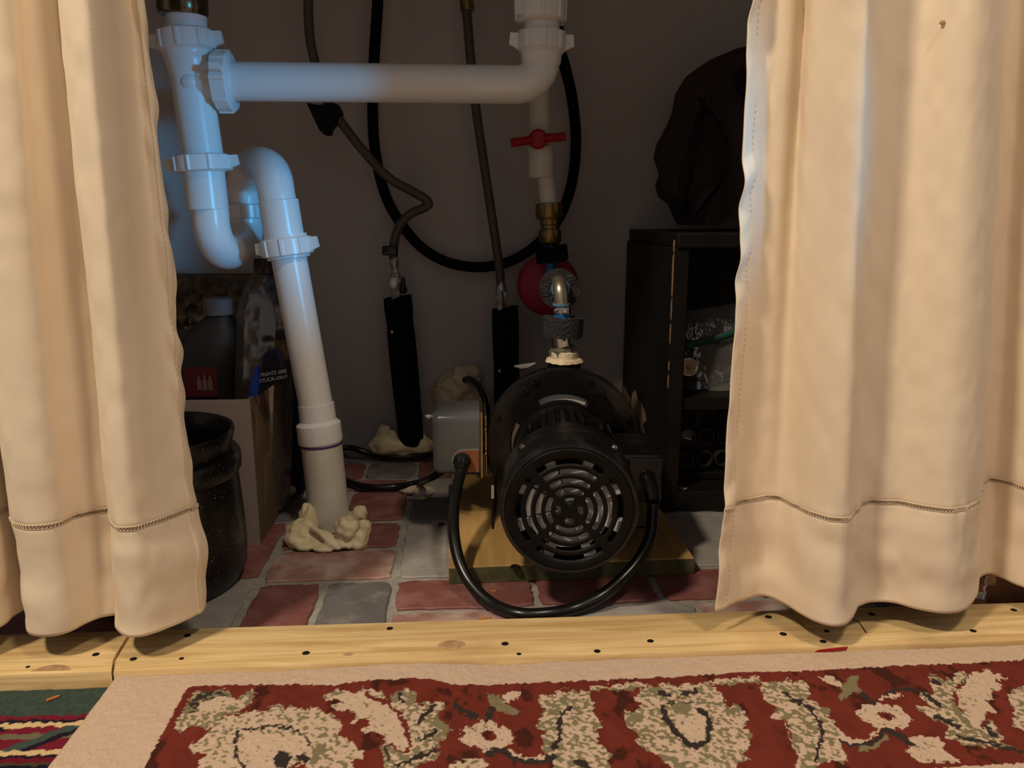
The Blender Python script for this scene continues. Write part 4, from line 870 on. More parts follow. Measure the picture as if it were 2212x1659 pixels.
# grey pressure switch
swx0, swx1 = swp(935, 950)[0], swp(1037, 950)[0]; swz0, swz1 = .0735, .1405
def rbox(x0, x1, y0, y1, z0, z1, r, hole=None):
    prof = []
    for (cy, cz, a0) in ((y0 + r, z1 - r, PI), (y1 - r * .4, z1 - r * .4, PI / 2), (y1 - r * .4, z0 + r * .4, 0), (y0 + r * .5, z0 + r * .5, -PI / 2)):
        rr = r if a0 == PI else (r * .5 if a0 == -PI / 2 else r * .4)
        for q in np.linspace(0, PI / 2, 7): prof.append((cy + rr * math.cos(a0 - q), cz + rr * math.sin(a0 - q)))
    rings = [[(x0 + .004, cy0 + (py - cy0) * .90, cz0 + (pz - cz0) * .93) for py, pz in prof] for cy0, cz0 in [((y0 + y1) / 2, (z0 + z1) / 2)]]
    rings.append([(x0 + .001, (y0 + y1) / 2 + (py - (y0 + y1) / 2) * .97, (z0 + z1) / 2 + (pz - (z0 + z1) / 2) * .98) for py, pz in prof])
    rings[0] = [(x0, p[1], p[2]) for p in rings[0]]; rings[1] = [(x0 + .004, p[1] , p[2]) for p in rings[1]]
    rings.append([(x0 + .007, py, pz) for py, pz in prof]); rings.append([(x1, py, pz) for py, pz in prof])
    return rings
mb = MB(); mb.loft(rbox(swx0, swx1, SWY, SWY + .058, swz0, swz1, .012)); sw = mb.build('pressure_switch', GREY, pump, True, 40); sw['label'] = 'grey painted steel switch box'
def arch(cx0, cx1, z0, z1, y, r):
    pts = [(cx1, y, z0), (cx1, y, z1)]
    for q in np.linspace(PI / 2, PI, 10): pts.append((cx0 + r + r * math.cos(q), y, z1 - r + r * math.sin(q)))
    pts.append((cx0, y, z0 + r * .8)); 
    for q in np.linspace(PI, 1.5 * PI, 6): pts.append((cx0 + r * .8 + r * .8 * math.cos(q), y, z0 + r * .8 + r * .8 * math.sin(q)))
    return pts
ax0, ax1, az0, az1 = swp(979, 1000)[0], swp(1034, 1000)[0], swp(1000, 1018)[2], swp(1000, 973)[2]
MB().prism(arch(ax0 - .0015, ax1, az0 - .001, az1 + .0015, SWY - .0006, .0135), (0, .002, 0)).build('cutout_rim', mat('pale_edge', (.20, .20, .22), .4), sw, False)
MB().prism(arch(ax0, ax1, az0, az1, SWY - .0009, .0125), (0, .002, 0)).build('inner_panel', COPPER, sw, False)
g0 = swp(998, 994, SWY - .001); mb = MB(); mb.lathe(g0, (-.05, -1, -.25), [(.0095, 0), (.0095, .006), (.0082, .007), (.0084, .012), (.0062, .018), (.0056, .022)], 10); mb.build('cable_gland', RUBBER, sw)
g0 = swp(936, 898, SWY + .02); mb = MB(); mb.lathe(g0, (-1, 0, 0), [(.0015, -.004), (.0015, .003), (.0030, .0032), (.0030, .0062), (.0018, .0064), (.0016, .0085), (.0001, .009)], 8); mb.build('cover_nut', CHROME, sw)
xm = swx1; mb = MB(); mb.box((xm + .0006, SWY - .004, swz0 - .003), (xm + .0026, SWY + .060, swz1 + .001)); mb.box((xm + .0055, SWY + .004, swz0 - .002), (xm + .0070, SWY + .060, swz1 - .004)); 
for zz_ in (.135, .122, .096): mb.ball((xm + .006, SWY - .001, zz_), .0013, (1, 1, 1), 8, 6)
mb.build('mounting_plate', GOLD, sw, False)
mb = MB(); mb.tube([(xm + .007, SWY + .03, .1), (PB[0] - .045, SWY + .04, .1)], .008, 12); mb.build('stem', BRASS, sw); mb = MB(); mb.tube([(xm + .0045, SWY - .001, swz0 - .001), (xm + .0045, SWY - .001, swz0 + .022)], .0016, 8); mb.build('spring', BRASS, sw)
# side plate by the fan cover
pl = pp(-.0655, -.008, .050); mb = MB(); mb.obox(pl, side, axis, Z, .0022, .05, .040); mb.build('side_plate', BLACK, pump, False)
mb = MB(); mb.obox(pl + Z * .0145 - axis * .0250, side, axis, Z, .0024, .002, .012); mb.build('rating_plate', STEEL, pump, False)

# board under the pump
bd = thing('wooden_board', 'short yellowish treated board under the black pump, green front edge', 'board', (.1, .80, 0))
b0, b1, b2, b3 = (-.0185, .672), (.2185, .679), (.2155, .945), (-.0195, .938)
mb = MB(); mb.loft([[(x, y, 0.0005) for x, y in (b0, b1, b2, b3)], [(x, y, .0162) for x, y in (b0, b1, b2, b3)], [(x + (.0008 if x < .1 else -.0008), y + (.0008 if y < .8 else -.0008), .017) for x, y in (b0, b1, b2, b3)]]); mb.build('board', BOARDM, bd, False)
mb = MB(); mb.prism([(b0[0], b0[1] - .0004, .0005), (b1[0], b1[1] - .0004, .0005), (b1[0], b1[1] - .0004, .0160), (b0[0], b0[1] - .0004, .0160)], (0, .0006, 0)); mb.build('end_grain', GREENE, bd, False)['label'] = 'green-stained front edge'
h = at(1113, 1224, z=.017); mb = MB(); mb.lathe((h[0], h[1], .0166), Z, [(.0048, 0), (.0046, .0008), (.0030, .0012), (.0025, .0002), (.0001, .0002)], 12); mb.build('lag_screw', SCREW, bd)
tag(MB().prism([A(1110, 792, .90), A(1125, 796, .90), A(1140, 794, .90), A(1156, 786, .90)], (.001, .004, .001)).build('paper_scrap', PAPER, None, False), 'tiny white paper sliver caught between black sleeve and pump', 'paper')

# ------------------------------------------------------------------ pump outlet
O0 = OB + Z * .0855
out = thing('outlet_fitting', 'brass and blue hose fitting with nickel elbow standing on top of the pump', 'fitting', tuple(O0))
oy = O0[1]; o_ = lambda x, y, d=None: at(x, y, y=oy if d is None else d)
mb = MB(); rings = []
for r_, h_ in ((.0205, -.0005), (.0190, .002), (.0155, .004), (.0150, .010), (.012, .0115)):
    rings.append([O0 + Z * (h_ + .0012 * mnoise.noise(Vector((q * 3, h_ * 200, 1)))) + r_ * (1 + .10 * mnoise.noise(Vector((math.cos(q) * 3, math.sin(q) * 3, h_ * 100)))) * (math.cos(q) * side + math.sin(q) * axis) for q in np.linspace(0, 2 * PI, 40, endpoint=False)])
mb.loft(rings); mb.build('sealant', DOPE, out)
top = o_(1213, 742); lean = unit(top - (O0 + Z * .003)); L0 = np.linalg.norm(top - O0)
mb = MB(); mb.lathe(O0 + lean * .006, lean, [(.0145, 0), (.0148, .008), (.0130, .009)], 6); mb.lathe(O0 + lean * .013, lean, [(.0125, 0), (.0125, .003), (.0112, .0035), (.0112, L0 - .016)], 8); mb.build('nipple', BRASSG, out, True, 25)
mb = MB(); mb.lathe(o_(1213, 744), lean, [(.0098, -.004), (.0098, .010)], 24); mb.box(o_(1217, 742, oy - .010) - (.0025, .003, .003), o_(1217, 742, oy - .010) + (.0025, .003, .003)); mb.build('hose_clamp', CHROME, out)
foam_ring(o_(1216, 706), (.04, 0, 1), .0218, .0085, .0205, FOAMS, out)
a, b = o_(1214, 735), o_(1215, 668); MB().lathe(a, b - a, [(.0088, 0), (.0088, np.linalg.norm(b - a))], 20).build('blue_hose', BLUEH, out)
MB().lathe(o_(1213, 658), Z, [(.0096, -.001), (.0096, .0015)], 20).build('blue_collar', BLUER, out)
mb = MB(); mb.lathe(o_(1214, 676), Z, [(.0094, 0), (.0094, .007)], 20); mb.box(o_(1220, 672, oy - .010) - (.0030, .002, .0032), o_(1220, 672, oy - .010) + (.0030, .003, .0032), .001); mb.ball(o_(1200, 671, oy - .008), .0018, (1, 1, 1), 8, 6); mb.build('hose_clamp', CHROME, out)
a = o_(1212, 655); c_ = o_(1211, 628); el = [a, o_(1212, 642), c_ + (0, .002, 0), c_ + (0, .008, .005), c_ + (0, .018, .0075), c_ + (0, .050, .008)]
mb = MB(); mb.tube(el, [.0078, .0078, .0078, .0078, .0074, .0066], 18, True, 6); mb.build('elbow', NICKEL, out)
foam_ring(o_(1208, 624, oy + .030), (0, 1, 0.05), .0218, .0082, .016, FOAMS, out, 'foam_disc')
mb = MB(); mb.lathe(o_(1211, 624, oy + .018), (0, 1, 0), [(.0080, 0), (.0103, 0), (.0103, .006), (.0080, .006), (.0080, 0)], 24, False); mb.build('blue_washer', BLUER, out)
cu = o_(1202, 608, oy + .019); mb = MB(); mb.tube([cu + np.array([.0026 * math.cos(q), 0, .0022 * math.sin(q)]) for q in np.linspace(-.6, 4.4, 14)] + [cu + (.0008, 0, -.0045)], .00045, 6); mb.build('wire_curl', WHITEP, out)['label'] = 'thin white curl on the foam disc'
a = o_(1209, 622, oy + .034); MB().tube([a, a + (0, .06, .004), R_(1190, 620)], .0068, 14, True, 5).build('back_pipe', BLUEH, out)

# ------------------------------------------------------------------ cords on the floor
cd = thing('power_cord', 'black cord looping over the rear bricks between standpipe and grey box', 'cord', tuple(at(850, 1050, z=0)))
K = [A(1010, 1000, .86), A(965, 1012, .86), A(935, 1030, .87), at(900, 1044, z=.0055), at(850, 1052, z=.0055), at(790, 1052, z=.0055), at(750, 1040, z=.0055), at(715, 1018, z=.0055), at(705, 992, z=.0055), at(725, 970, z=.0055), A(760, 968, 1.06), A(800, 980, 1.055), A(850, 987, 1.05), A(900, 985, 1.05), A(950, 980, 1.04), A(1010, 975, 1.02), A(1060, 970, 1.0)]
for q in K: q[2] = max(q[2], .0055)
MB().tube(K, .0045, 12, True, 7).build('cord', RUBBER, cd)
c2 = thing('wall_cord', 'black cord coming out of the brown wall foam and dropping behind the pump', 'cord', tuple(A(1040, 850, 1.0)))
MB().tube([A(1000, 822, 1.075), A(1016, 820, 1.06), A(1034, 836, 1.03), A(1048, 868, .99), A(1052, 905, .95), A(1052, 950, .92), A(1060, 1000, .90)], .0048, 12, True, 6).build('cord', RUBBER, c2)

# ------------------------------------------------------------------ left corner: pot, carton, bottles
pc = np.array([at(340, 922, z=.147)[0], .692])
pot = thing('stock_pot', 'black white-speckled enamel pot on the floor behind the left curtain', 'pot', (pc[0], pc[1], 0))
mb = MB(); mb.lathe((pc[0], pc[1], 0), Z, [(.060, .001), (.070, .003), (.0765, .014), (.0782, .035), (.0775, .06), (.0755, .100), (.0715, .118), (.0705, .128), (.0715, .134), (.0730, .139), (.0748, .146), (.0738, .149), (.0715, .148), (.0690, .138), (.0670, .128), (.072, .10), (.077, .055), (.076, .02), (.060, .008), (.0001, .008)], 72); mb.build('body', POT, pot)
mb = MB(); mb.lathe((pc[0], pc[1], 0), Z, [(.0705, .110), (.0765, .108), (.0785, .111), (.0785, .124), (.0765, .127), (.0705, .126)], 72, False); mb.build('band', POT, pot)
bx0, bx1 = at(476, 1165, z=0)[0] - .06, at(571, 1163, z=0)[0]; by0, by1, bz = .772, .955, .158
ct = thing('carton', 'open pale cardboard carton holding bottles, beside the standpipe', 'box', ((bx0 + bx1) / 2, .85, 0))
tk = .0035
TAPE = mat('tape', (.155, .105, .062), .6)
MB().box((bx0, by0, 0), (bx1, by0 + tk, bz)).build('front_panel', CARD, ct, False)
mb = MB(); mb.box((bx1 - tk, by0 + tk, 0), (bx1, by1, bz)); mb.build('side_panel', KRAFT, ct, False)
MB().box((bx0, by0 + tk, 0), (bx0 + tk, by1, bz)).build('side_panel', KRAFT, ct, False)
MB().box((bx0, by1 - tk, 0), (bx1, by1, bz)).build('back_panel', KRAFT, ct, False)
MB().box((bx0 + tk, by0 + tk, 0.0005), (bx1 - tk, by1 - tk, tk)).build('bottom', KRAFT, ct, False)
for (y0_, y1_, z0_, z1_, sl_) in ((.785, .800, .10, .150, .01), (.800, .830, .03, .085, .02), (.835, .87, .07, .12, .0)):
    mb = MB(); mb.prism([(bx1 + .0002, y0_, z0_), (bx1 + .0002, y1_, z0_ + sl_), (bx1 + .0002, y1_ + .004, z1_), (bx1 + .0002, y0_ + .008, z1_ - .004)], (.0006, 0, 0)); mb.build('tape_patch', TAPE, ct, False)
mb = MB(); q0 = at(556, 866, y=by0); mb.tube([q0 + (0, -.0003, .006), q0 + (.001, -.0003, 0), q0 + (-.0006, -.0003, -.008), q0 + (.0006, -.0003, -.018)], [.0012, .0018, .0006, .0004], 6); mb.build('tear', CARDB, ct)['label'] = 'dark torn crease at the front corner'
# clear bottle leaning in the carton
bb = at(545, 850, y=.868); bb[2] = .006; bt = at(578, 583, y=.892)
bot = thing('clear_bottle', 'large empty clear plastic bottle leaning in the carton', 'bottle', tuple(bb))
axb = bt - bb; Lb = np.linalg.norm(axb); R1 = .0335
mb = MB(); mb.lathe(bb, axb, [(.026, .0), (.031, .003), (R1, .010), (R1, Lb * .40), (R1 * .97, Lb * .42), (R1, Lb * .45), (R1, Lb * .68), (R1 * .97, Lb * .705), (R1, Lb * .73), (R1 * .98, Lb * .83), (R1 * .82, Lb * .90), (R1 * .55, Lb * .965), (.0135, Lb * .985), (.0135, Lb * 1.0)], 12, ref=(0, 1, .3)); mb.build('body', CLEAR, bot, True, 25)
MB().lathe(bt - unit(axb) * .004, axb, [(.0150, 0), (.0155, .003), (.0155, .014), (.0140, .016)], 24).build('neck_cap', mat('dark_cap', (.05, .03, .025), .3), bot)
# yellow-banded bottle behind
yb = at(606, 845, y=.926); yb[2] = .005
ybt = thing('soap_bottle', 'dark bottle with a yellow label band, behind the clear bottle', 'bottle', tuple(yb))
zt = at(604, 752, y=.875)[2]
MB().lathe(yb, Z, [(.022, 0), (.024, .004), (.024, zt - .004), (.022, zt + .030), (.020, zt + .055), (.012, zt + .062), (.012, zt + .08)], 28).build('body', NAVY, ybt)
MB().lathe(yb, Z, [(.0243, zt - .024), (.0243, zt)], 28, False).build('label_band', YELL, ybt)
# navy pack with printed words
LETTER = mat('white_lettering', (.30, .30, .31), .7)
nv = thing('scrub_pack', 'navy pack with white printed words at the carton corner', 'pack', tuple(at(575, 850, y=.79)))
fp = [A(556, 856, .792), A(560, 826, .79), A(566, 800, .789), A(568, 772, .788), A(574, 762, .788), A(584, 758, .788), A(597, 764, .79), A(604, 778, .793), A(604, 800, .796), A(600, 818, .798), A(590, 832, .797)]
MB().prism(fp, (.002, .012, .001)).build('front_face', NAVY, nv, True, 30)
MB().prism([A(556, 857, .7915), A(560, 826, .7895), A(554, 790, .787), A(549, 800, .785), A(540, 838, .784), A(533, 855, .786), A(545, 862, .789)], (.001, .003, 0)).build('side_face', BRIGHTB, nv, False)
for body, (px, py) in (('FIGHTS GRE', (563, 814)), ('STUCK-ON F', (560, 827))):
    cu = bpy.data.curves.new('lettering', 'FONT'); cu.body = body; cu.size = .0052; cu.extrude = .0001; cu.shear = .25; cu.space_character = .92
    cu.resolution_u = 2; tmp = bpy.data.objects.new('lettering_curve', cu); C.objects.link(tmp); bpy.context.view_layer.update(); lm = bpy.data.meshes.new_from_object(tmp.evaluated_get(bpy.context.evaluated_depsgraph_get())); bpy.data.objects.remove(tmp); lm.materials.clear(); lm.materials.append(LETTER)
    o = bpy.data.objects.new('lettering', lm); C.objects.link(o); o.parent = nv
    p = A(px, py, .7878 if py < 820 else .7885); o.location = Vector(p.tolist()) - wloc(nv); o.rotation_euler = (PI / 2, -.13, .16)
# grey jug with red label and pale cap
jb = at(440, 860, y=.885); jb[2] = .005
jug = thing('plastic_jug', 'dark grey jug with a red label and pale cap, left in the carton', 'jug', tuple(jb))
jz = at(470, 690, y=.885)[2]
mb = MB(); rings = []
for (hw, dp, z_) in ((.036, .030, .005), (.040, .034, .012), (.041, .035, jz - .055), (.040, .034, jz - .040), (.030, .026, jz - .012), (.016, .015, jz + .002), (.013, .013, jz + .006), (.013, .013, jz + .014)):
    xo = .016 if z_ > jz - .045 else .004
    f = min(1, max(0, (z_ - jz + .055) / .06)); xo = .026 * f
    rings.append([(jb[0] + xo + hw * math.copysign(abs(math.cos(q)) ** .7, math.cos(q)), jb[1] + dp * math.copysign(abs(math.sin(q)) ** .7, math.sin(q)), z_) for q in np.linspace(0, 2 * PI, 32, endpoint=False)])
mb.loft(rings); mb.build('body', JUG, jug)
MB().lathe((jb[0] + .026, jb[1], jz + .006), Z, [(.0165, 0), (.0170, .002), (.0165, .018), (.0150, .019)], 24).build('cap', CAPP, jug)
lz = at(438, 822, y=.85)
MB().box((lz[0] - .020, jb[1] - .0362, lz[2] - .018), (lz[0] + .016, jb[1] - .0345, lz[2] + .015)).build('label_panel', REDL, jug, False)
for k in range(3):
    px = 430 + 12 * k; c = at(px, 826, y=jb[1] - .0365); mb = MB()
    mb.prism([c + (-.0024, 0, -.009), c + (.0024, 0, -.009), c + (.0024, 0, .001), c + (.0012, 0, .004), c + (.0009, 0, .008), c + (-.0009, 0, .008), c + (-.0012, 0, .004), c + (-.0024, 0, .001)], (0, .0006, 0)); mb.build('label_figure', PINKP, jug, False)
# brown textured pad and crumpled black bag behind the carton
pa, pb_ = at(330, 597, y=1.04), at(545, 597, y=1.04); N_ = 70; M_ = 26; P = []
for j in range(M_):
    row = []
    for i in range(N_):
        x = pa[0] + (pb_[0] - pa[0]) * i / (N_ - 1); z_ = pa[2] - j / (M_ - 1) * .09
        d = .010 * mnoise.noise(Vector((x * 75, 3, z_ * 90))) + .006 * mnoise.noise(Vector((x * 170, 9, z_ * 170)))
        row.append((x, 1.03 + d + (.012 if j == 0 else 0), z_ + .002 * mnoise.noise(Vector((x * 90, 1, 1)))))
    P.append(row)
mb = MB(); mb.v = [p for r in P for p in r]; mb.f = [(j * N_ + i, j * N_ + i + 1, (j + 1) * N_ + i + 1, (j + 1) * N_ + i) for j in range(M_ - 1) for i in range(N_ - 1)]
mb.box((pa[0], 1.045, 0), (pb_[0], 1.09, pa[2]))
tag(mb.build('textured_pad', BROWNT, None, True, 60), 'rough brown textured slab standing against the wall behind the carton', 'slab')
mb = MB(); c = at(405, 690, y=.985); R = []
for i in range(17):
    th = PI * i / 16; row = []
    for q in np.linspace(0, 2 * PI, 48, endpoint=False):
        n_ = np.array([math.sin(th) * math.cos(q), math.sin(th) * math.sin(q), math.cos(th)])
        k = 1 + .22 * mnoise.noise(Vector((n_ * 3.1).tolist())) + .18 * (1 - abs(mnoise.noise(Vector((n_ * 6.3).tolist()))) * 2)
        row.append((c[0] - .02 + n_[0] * .055 * k, c[1] + n_[1] * .026 * k, .075 + n_[2] * .085 * k * (c[2] / .165)))
    R.append(row)
mb.loft(R, True, False); tag(mb.build('crumpled_bag', BAGK, None, True, 25), 'crumpled shiny black plastic bag behind the grey jug', 'bag')
# paper tube on the floor beside the carton
ta, tb_ = at(585, 1084, z=.012), at(618, 1046, z=.010)
tb_ = ta + unit([.035, .11, 0]) * .10
tu = thing('paper_tube', 'short hollow off-white tube lying beside the carton', 'tube', tuple(ta))
mb = MB(); mb.lathe(ta, tb_ - ta, [(.0068, .0), (.0082, 0), (.0082, .10), (.0068, .10), (.0068, 0)], 24, False); mb.build('tube', TUBEW, tu)
mb = MB(); mb.tube([ta + (-.006, -.004, -.004), ta + (-.007, -.007, -.0105), ta + (0, -.009, -.0112), ta + (.004, -.004, -.0112), ta + (.004, .01, -.0112)], .0007, 6, True, 5); mb.build('wire', RUBBER, tu)

# ------------------------------------------------------------------ black cabinet on the right
CX0, CX1, CY0, CY1, CZ = .228, .56, .838, 1.085, .322
cb = thing('storage_cabinet', 'low black painted wooden cabinet with chipped paint, right of the pump', 'cabinet', ((CX0 + CX1) / 2, .96, 0))
MB().box((CX0, CY0, .0), (CX0 + .018, CY1, CZ - .016), .0012).build('side_panel', CABB, cb, True, 30)
MB().box((CX1 - .018, CY0, 0), (CX1, CY1, CZ - .016), .0012).build('side_panel', CABB, cb, True, 30)
MB().box((CX0 + .003, CY0 - .004, CZ - .016), (CX1, CY1, CZ), .0015).build('top_panel', CABB, cb, True, 30)
MB().box((CX0 + .018, CY1 - .006, 0), (CX1 - .018, CY1, CZ - .016)).build('back_panel', CABB, cb, False)
MB().box((CX0 + .018, CY0 + .006, .122), (CX1 - .018, CY1 - .006, .136)).build('shelf', CABB, cb, False)
MB().box((CX0 + .018, CY0 + .001, 0), (CX1 - .018, CY1 - .006, .024), .001).build('bottom_panel', CABB, cb, False)
# chipped paint: thin islands of bare wood on the left side panel
def chip(pts, m=BAREW):
    mb = MB(); mb.prism([(CX0 - .0003, y, z) for y, z in pts], (.0006, 0, 0)); mb.build('chipped_patch', m, cb, False)
def sidept(px, py):
    d = fw + rt * ((px - 1106) / F) + up * ((829.5 - py) / F); t = CX0 / d[0]; p = np.array([0, 0, CAMZ]) + d * t
    return (min(max(p[1], CY0 + .0005), CY1 - .001), min(max(p[2], .001), CZ - .017))
chip([sidept(*p) for p in [(1366, 850), (1372, 842), (1378, 862), (1386, 870), (1393, 892), (1396, 908), (1388, 918), (1394, 934), (1402, 945), (1400, 962), (1392, 945), (1384, 925), (1380, 905), (1370, 895), (1362, 875)]])
chip([sidept(*p) for p in [(1340, 830), (1350, 838), (1362, 862), (1358, 880), (1346, 866), (1338, 850)]])
chip([sidept(*p) for p in [(1395, 950), (1402, 962), (1404, 975), (1398, 970)]])
for a_, b_ in [(518, 545), (548, 640), (645, 690), (700, 742), (780, 800), (810, 838)]:
    za, zb2 = at(1445, a_, y=CY0)[2], at(1440, b_, y=CY0)[2]; wd = .0032 if a_ < 600 else .0014
    MB().prism([(CX0 - .0003, CY0 - .0003, za), (CX0 - .0003, CY0 + wd, za - .004), (CX0 - .0003, CY0 + wd * .6, zb2 + .002), (CX0 - .0003, CY0 - .0003, zb2)], (.0012, 0, 0)).build('worn_edge', BAREW, cb, False)
p = at(1474, 1078, y=CY0 + .012); mb = MB(); mb.lathe((p[0], CY0 + .014, .0240), Z, [(.0056, 0), (.0056, .0006), (.003, .0008)], 16); mb.build('wood_plug', BAREW, cb)
# rack of small tubes on the cabinet floor
rk = thing('tube_rack', 'black rack of round tube openings on the cabinet floor', 'rack', (.31, .93, .024))
rx0, rx1 = CX0 + .032, .40; ry0 = .880; gz = [at(1490, y_, y=ry0)[2] for y_ in (905, 943, 992)]; gx = [at(1488, 943, y=ry0)[0] + k * .0232 for k in range(5)]
MB().box((rx0, ry0 + .010, .0245), (rx1, 1.06, .118), .002).build('body', CABB, rk, True, 30)
MB().box((rx0, ry0 - .002, .0245), (rx1, ry0 + .012, .034), .001).build('front_rail', CABB, rk, True, 30)
TBM = mat('tube_rim', (.022, .020, .018), .4)
for r_i, z_ in enumerate(gz):
    for k, x_ in enumerate(gx):
        if x_ > rx1 - .012 or (r_i == 0 and k == 1): continue
        mb = MB(); mb.lathe((x_ - .001 * r_i, ry0, z_), (0, 1, 0), [(.0086, .014), (.0086, 0), (.0100, 0), (.0104, .002), (.0104, .014)], 28, False); mb.build('tube_mouth', TBM, rk)
c = (gx[0] - .001, ry0 + .004, gz[1]); mb = MB(); mb.lathe(c, (0, 1, 0), [(.0001, 0), (.0082, .001), (.0082, .006)], 24); ce = thing('wrapped_cell', 'small grey and purple wrapped end in a tube of the black rack', 'cell', c); mb.build('end_face', mat('dim_film', (.14, .15, .17), .3), ce)
mb = MB(); mb.prism([(c[0] - .0080, c[1] - .0006, c[2] - .0012), (c[0] - .0060, c[1] - .0006, c[2] - .0062), (c[0], c[1] - .0006, c[2] - .0080), (c[0] + .0040, c[1] - .0006, c[2] - .0070), (c[0] + .0065, c[1] - .0006, c[2] - .0042)], (0, .0007, 0)); mb.build('purple_band', PURPLE, ce, False)
mb = MB(); mb.prism([(c[0] - .0045, c[1] - .0009, c[2] - .0012), (c[0] + .0062, c[1] - .0009, c[2] - .0042), (c[0] + .0055, c[1] - .0009, c[2] - .0056), (c[0] - .0030, c[1] - .0009, c[2] - .0032)], (0, .0007, 0)); mb.build('white_band', WHITEP, ce, False)
# flashlight and zip bag on the shelf
fc = at(1488, 793, y=.862)
fl = thing('flashlight', 'small black flashlight with chrome rim pointing out of the cabinet', 'flashlight', tuple(fc))
fd = unit([-.22, -1, .30]); mb = MB(); mb.lathe(fc, -fd, [(.0001, .0065), (.0088, .0060), (.0092, .0004), (.0104, .000), (.0108, .001), (.0110, .012), (.0085, .018), (.0080, .021), (.0086, .023), (.0080, .025), (.0086, .027), (.0080, .029), (.0086, .031), (.0080, .033), (.0082, .085), (.0001, .086)], 28); mb.build('body', RUBBER, fl)
mb = MB(); mb.lathe(fc, fd, [(.0088, -.001), (.0106, -.001), (.0106, .0012), (.0092, .0012), (.0088, -.001)], 32, False); mb.build('bezel', CHROME, fl)
mb = MB(); mb.lathe(fc, fd, [(.0090, .0006), (.0060, -.0030), (.0026, -.0048), (.0001, -.0048)], 28, False); mb.build('reflector', mat('cream_reflector', (.62, .50, .30), .4), fl)
mb = MB(); mb.lathe(fc - fd * .0046, fd, [(.0018, 0), (.0027, 0), (.0027, .0005), (.0018, .0005), (.0018, 0)], 16, False); mb.build('led_ring', RUBBER, fl)
zb = thing('zip_bag', 'clear plastic zip bag with a green strip inside the black cabinet', 'bag', tuple(at(1520, 835, y=.90)))
mb = MB(); pts_l = [(1470, 745), (1462, 790), (1475, 830)]; R = []
zl = [.1365, .145, .155, .170, .185, .200, .212, .224]
for i, z_ in enumerate(zl):
    f = i / (len(zl) - 1); xl = at(1472 - 6 * math.sin(f * PI) + 4 * f, 800, y=.885)[0]; xr = .385; dp = .045 * (1 - f) ** .7 + .003; row = []
    for q in np.linspace(0, 2 * PI, 44, endpoint=False):
        x = (xl + xr) / 2 + (xr - xl) / 2 * math.copysign(abs(math.cos(q)) ** .6, math.cos(q)); y = .925 + dp * math.copysign(abs(math.sin(q)) ** .8, math.sin(q))
        zz_ = z_ + (x - xl) * .16 * f
        w_ = .005 * mnoise.noise(Vector((x * 60, y * 50, zz_ * 80))) + .004 * mnoise.noise(Vector((x * 140, y * 50, zz_ * 160))); row.append((x, y + w_, max(zz_ + w_ * .5, .1363)))
    R.append(row)
mb.loft(R); mb.build('film', ZIP, zb, True, 50)
mb = MB(); ra, rb_ = at(1474, 750, y=.893), at(1640, 705, y=.893); rows = [[], []]
for t in np.linspace(0, 1, 14):
    p = ra + (rb_ - ra) * t; rows[0].append((p[0], p[1] + .002 * math.sin(t * 9), p[2] - .0045)); rows[1].append((p[0], p[1] + .002 * math.sin(t * 9), p[2] + .0045))
mb.v = rows[0] + rows[1]; mb.f = [(i, i + 1, 15 + i, 14 + i) for i in range(13)]; o = mb.build('zip_strip', GREENZ, zb); so = o.modifiers.new('t', 'SOLIDIFY'); so.thickness = .001
p = at(1545, 828, y=.93); mb = MB(); mb.ball((p[0], .93, .151), .014, (2.2, 1.6, .95), 20, 12, .2, 2.0); mb.build('contents', KRAFT, zb)
# brown bag heaped on the cabinet
bgl = thing('brown_bag', 'dark brown plastic bag heaped on top of the black cabinet', 'bag', (.34, .95, CZ))
out_l = [(486, 1476), (470, 1468), (440, 1455), (425, 1432), (400, 1424), (375, 1430), (340, 1418), (310, 1424), (270, 1446), (240, 1460), (200, 1464), (165, 1484), (150, 1505), (125, 1545), (105, 1590), (95, 1640)]
R = []
for k, (py, px) in enumerate(out_l):
    pl2 = at(px, py, y=.96); z_ = max(pl2[2], CZ + .0005); xr = .50; xl = pl2[0]; f = k / (len(out_l) - 1); row = []
    for q in np.linspace(0, 2 * PI, 56, endpoint=False):
        cxq, syq = math.cos(q), math.sin(q); x = (xl + xr) / 2 + (xr - xl) / 2 * math.copysign(abs(cxq) ** .8, cxq)
        y = .965 + (.070 * (1 - .55 * f)) * math.copysign(abs(syq) ** .8, syq)
        w_ = .012 * mnoise.noise(Vector((x * 24, y * 20, z_ * 9))) + .010 * (1 - 2 * abs(mnoise.noise(Vector((x * 18 + 3, y * 14, z_ * 12)))))
        row.append((x + w_ * .35 * cxq, y + w_ * (1.0 if syq < 0 else .5), z_))
    R.append(row)
mb = MB(); mb.loft(R); mb.build('bag', BAGB, bgl, True, 60)
for pts in ([(1510, 210), (1540, 260), (1562, 320), (1550, 390), (1515, 440), (1490, 475)], [(1520, 215), (1505, 290), (1490, 350), (1478, 410), (1480, 470)], [(1600, 150), (1612, 190), (1625, 230)]):
    ys_ = .885 if len(pts) > 3 else .905; line = [A(x, y, ys_ - .004 + .03 * abs(y - 330) / 200) for x, y in pts]; P_ = crom(np.array(line), 6); mb = MB(); rg = []
    for i, p in enumerate(P_):
        wv = .007 * math.sin(PI * (i + 1) / (len(P_) + 1)) + .0015 + .003 * mnoise.noise(Vector((i * .4, y if False else 1, 2))); rg.append([p + (-wv, 0, 0), p + (0, -.005, 0), p + (wv, 0, 0), p + (0, .004, 0)])
    mb.loft(rg); mb.build('handle', BAGK, bgl)

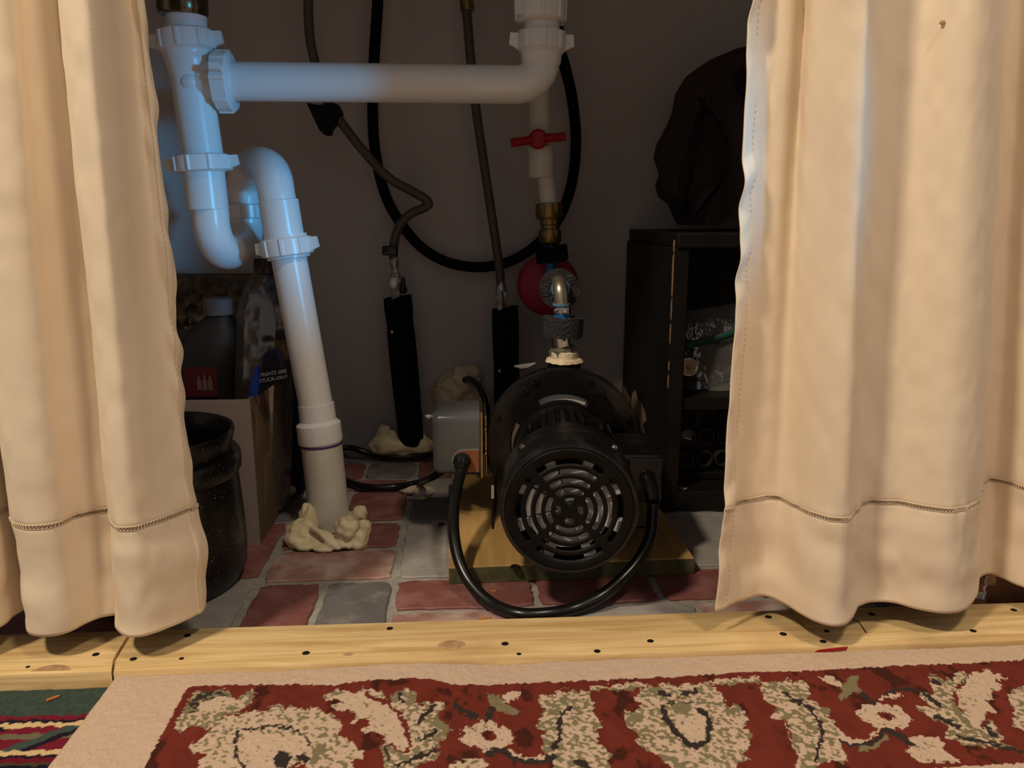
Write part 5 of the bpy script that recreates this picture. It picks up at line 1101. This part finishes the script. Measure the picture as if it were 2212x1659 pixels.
# ------------------------------------------------------------------ behind the right curtain, at the sill
k0, k1 = at(2098, 1296, z=.0125)[0], .60
bc = thing('printed_carton', 'brown printed carton on the floor behind the right curtain hem', 'box', (.53, .66, 0))
ky = .600; MB().box((k0 - .02, ky, .0003), (k1, ky + .09, .075), .002).build('carton', BOXB, bc, True, 30)
mb = MB(); wl = [A(x, y, ky - .0005) for x, y in ((2133, 1243), (2131, 1250), (2129, 1258), (2131, 1264), (2127, 1270), (2126, 1275), (2129, 1281), (2125, 1288), (2124, 1296))]; P_ = crom(np.array(wl), 5)
mb.loft([[p + (-.0011, 0, 0), p + (.0011, 0, 0), p + (.0011, .0006, 0), p + (-.0011, .0006, 0)] for p in P_]); mb.build('wavy_line', WAVY, bc, False)
MB().prism([A(x, y, ky - .0003) for x, y in ((2135, 1240), (2152, 1240), (2152, 1258), (2146, 1264), (2133, 1263))], (0, .0006, 0)).build('tan_patch', TANP, bc, False)
MB().prism([A(x, y, ky - .0006) for x, y in ((2112, 1281), (2125, 1280), (2123, 1294), (2109, 1294))], (0, .0006, 0)).build('square_tag', WAVY, bc, False)
MB().prism([A(x, y, ky - .0009) for x, y in ((2114, 1283), (2123, 1282), (2121, 1292), (2112, 1292))], (0, .0006, 0)).build('tag_centre', TAGM, bc, False)

# ------------------------------------------------------------------ small litter
def sliver(px, py, z, dx, dy, wd, m, label):
    p = at(px, py, z=z); d = np.array([dx, dy, 0]); e = unit([-dy, dx, 0]) * wd
    tag(MB().prism([p - d - e * .6, p + d * .8 - e, p + d + e * .4, p - d * .7 + e], (0, 0, .0012)).build('wood_chip', m, None, False), label, 'wood chip')
CHIPM = mat('orange_chip', (.45, .17, .05), .8)
sliver(1047, 1337, ST, .0055, .0012, .0009, CHIPM, 'tiny orange wood sliver on the back of the sill, in front of the cable')
sliver(114, 1510, .001, .0035, .0030, .0012, CHIPM, 'small orange wood chip on the green rug')
sliver(1066, 1278, 0, .0030, .0010, .0018, CHIPM, 'little brown chip on the red brick under the pump cable')
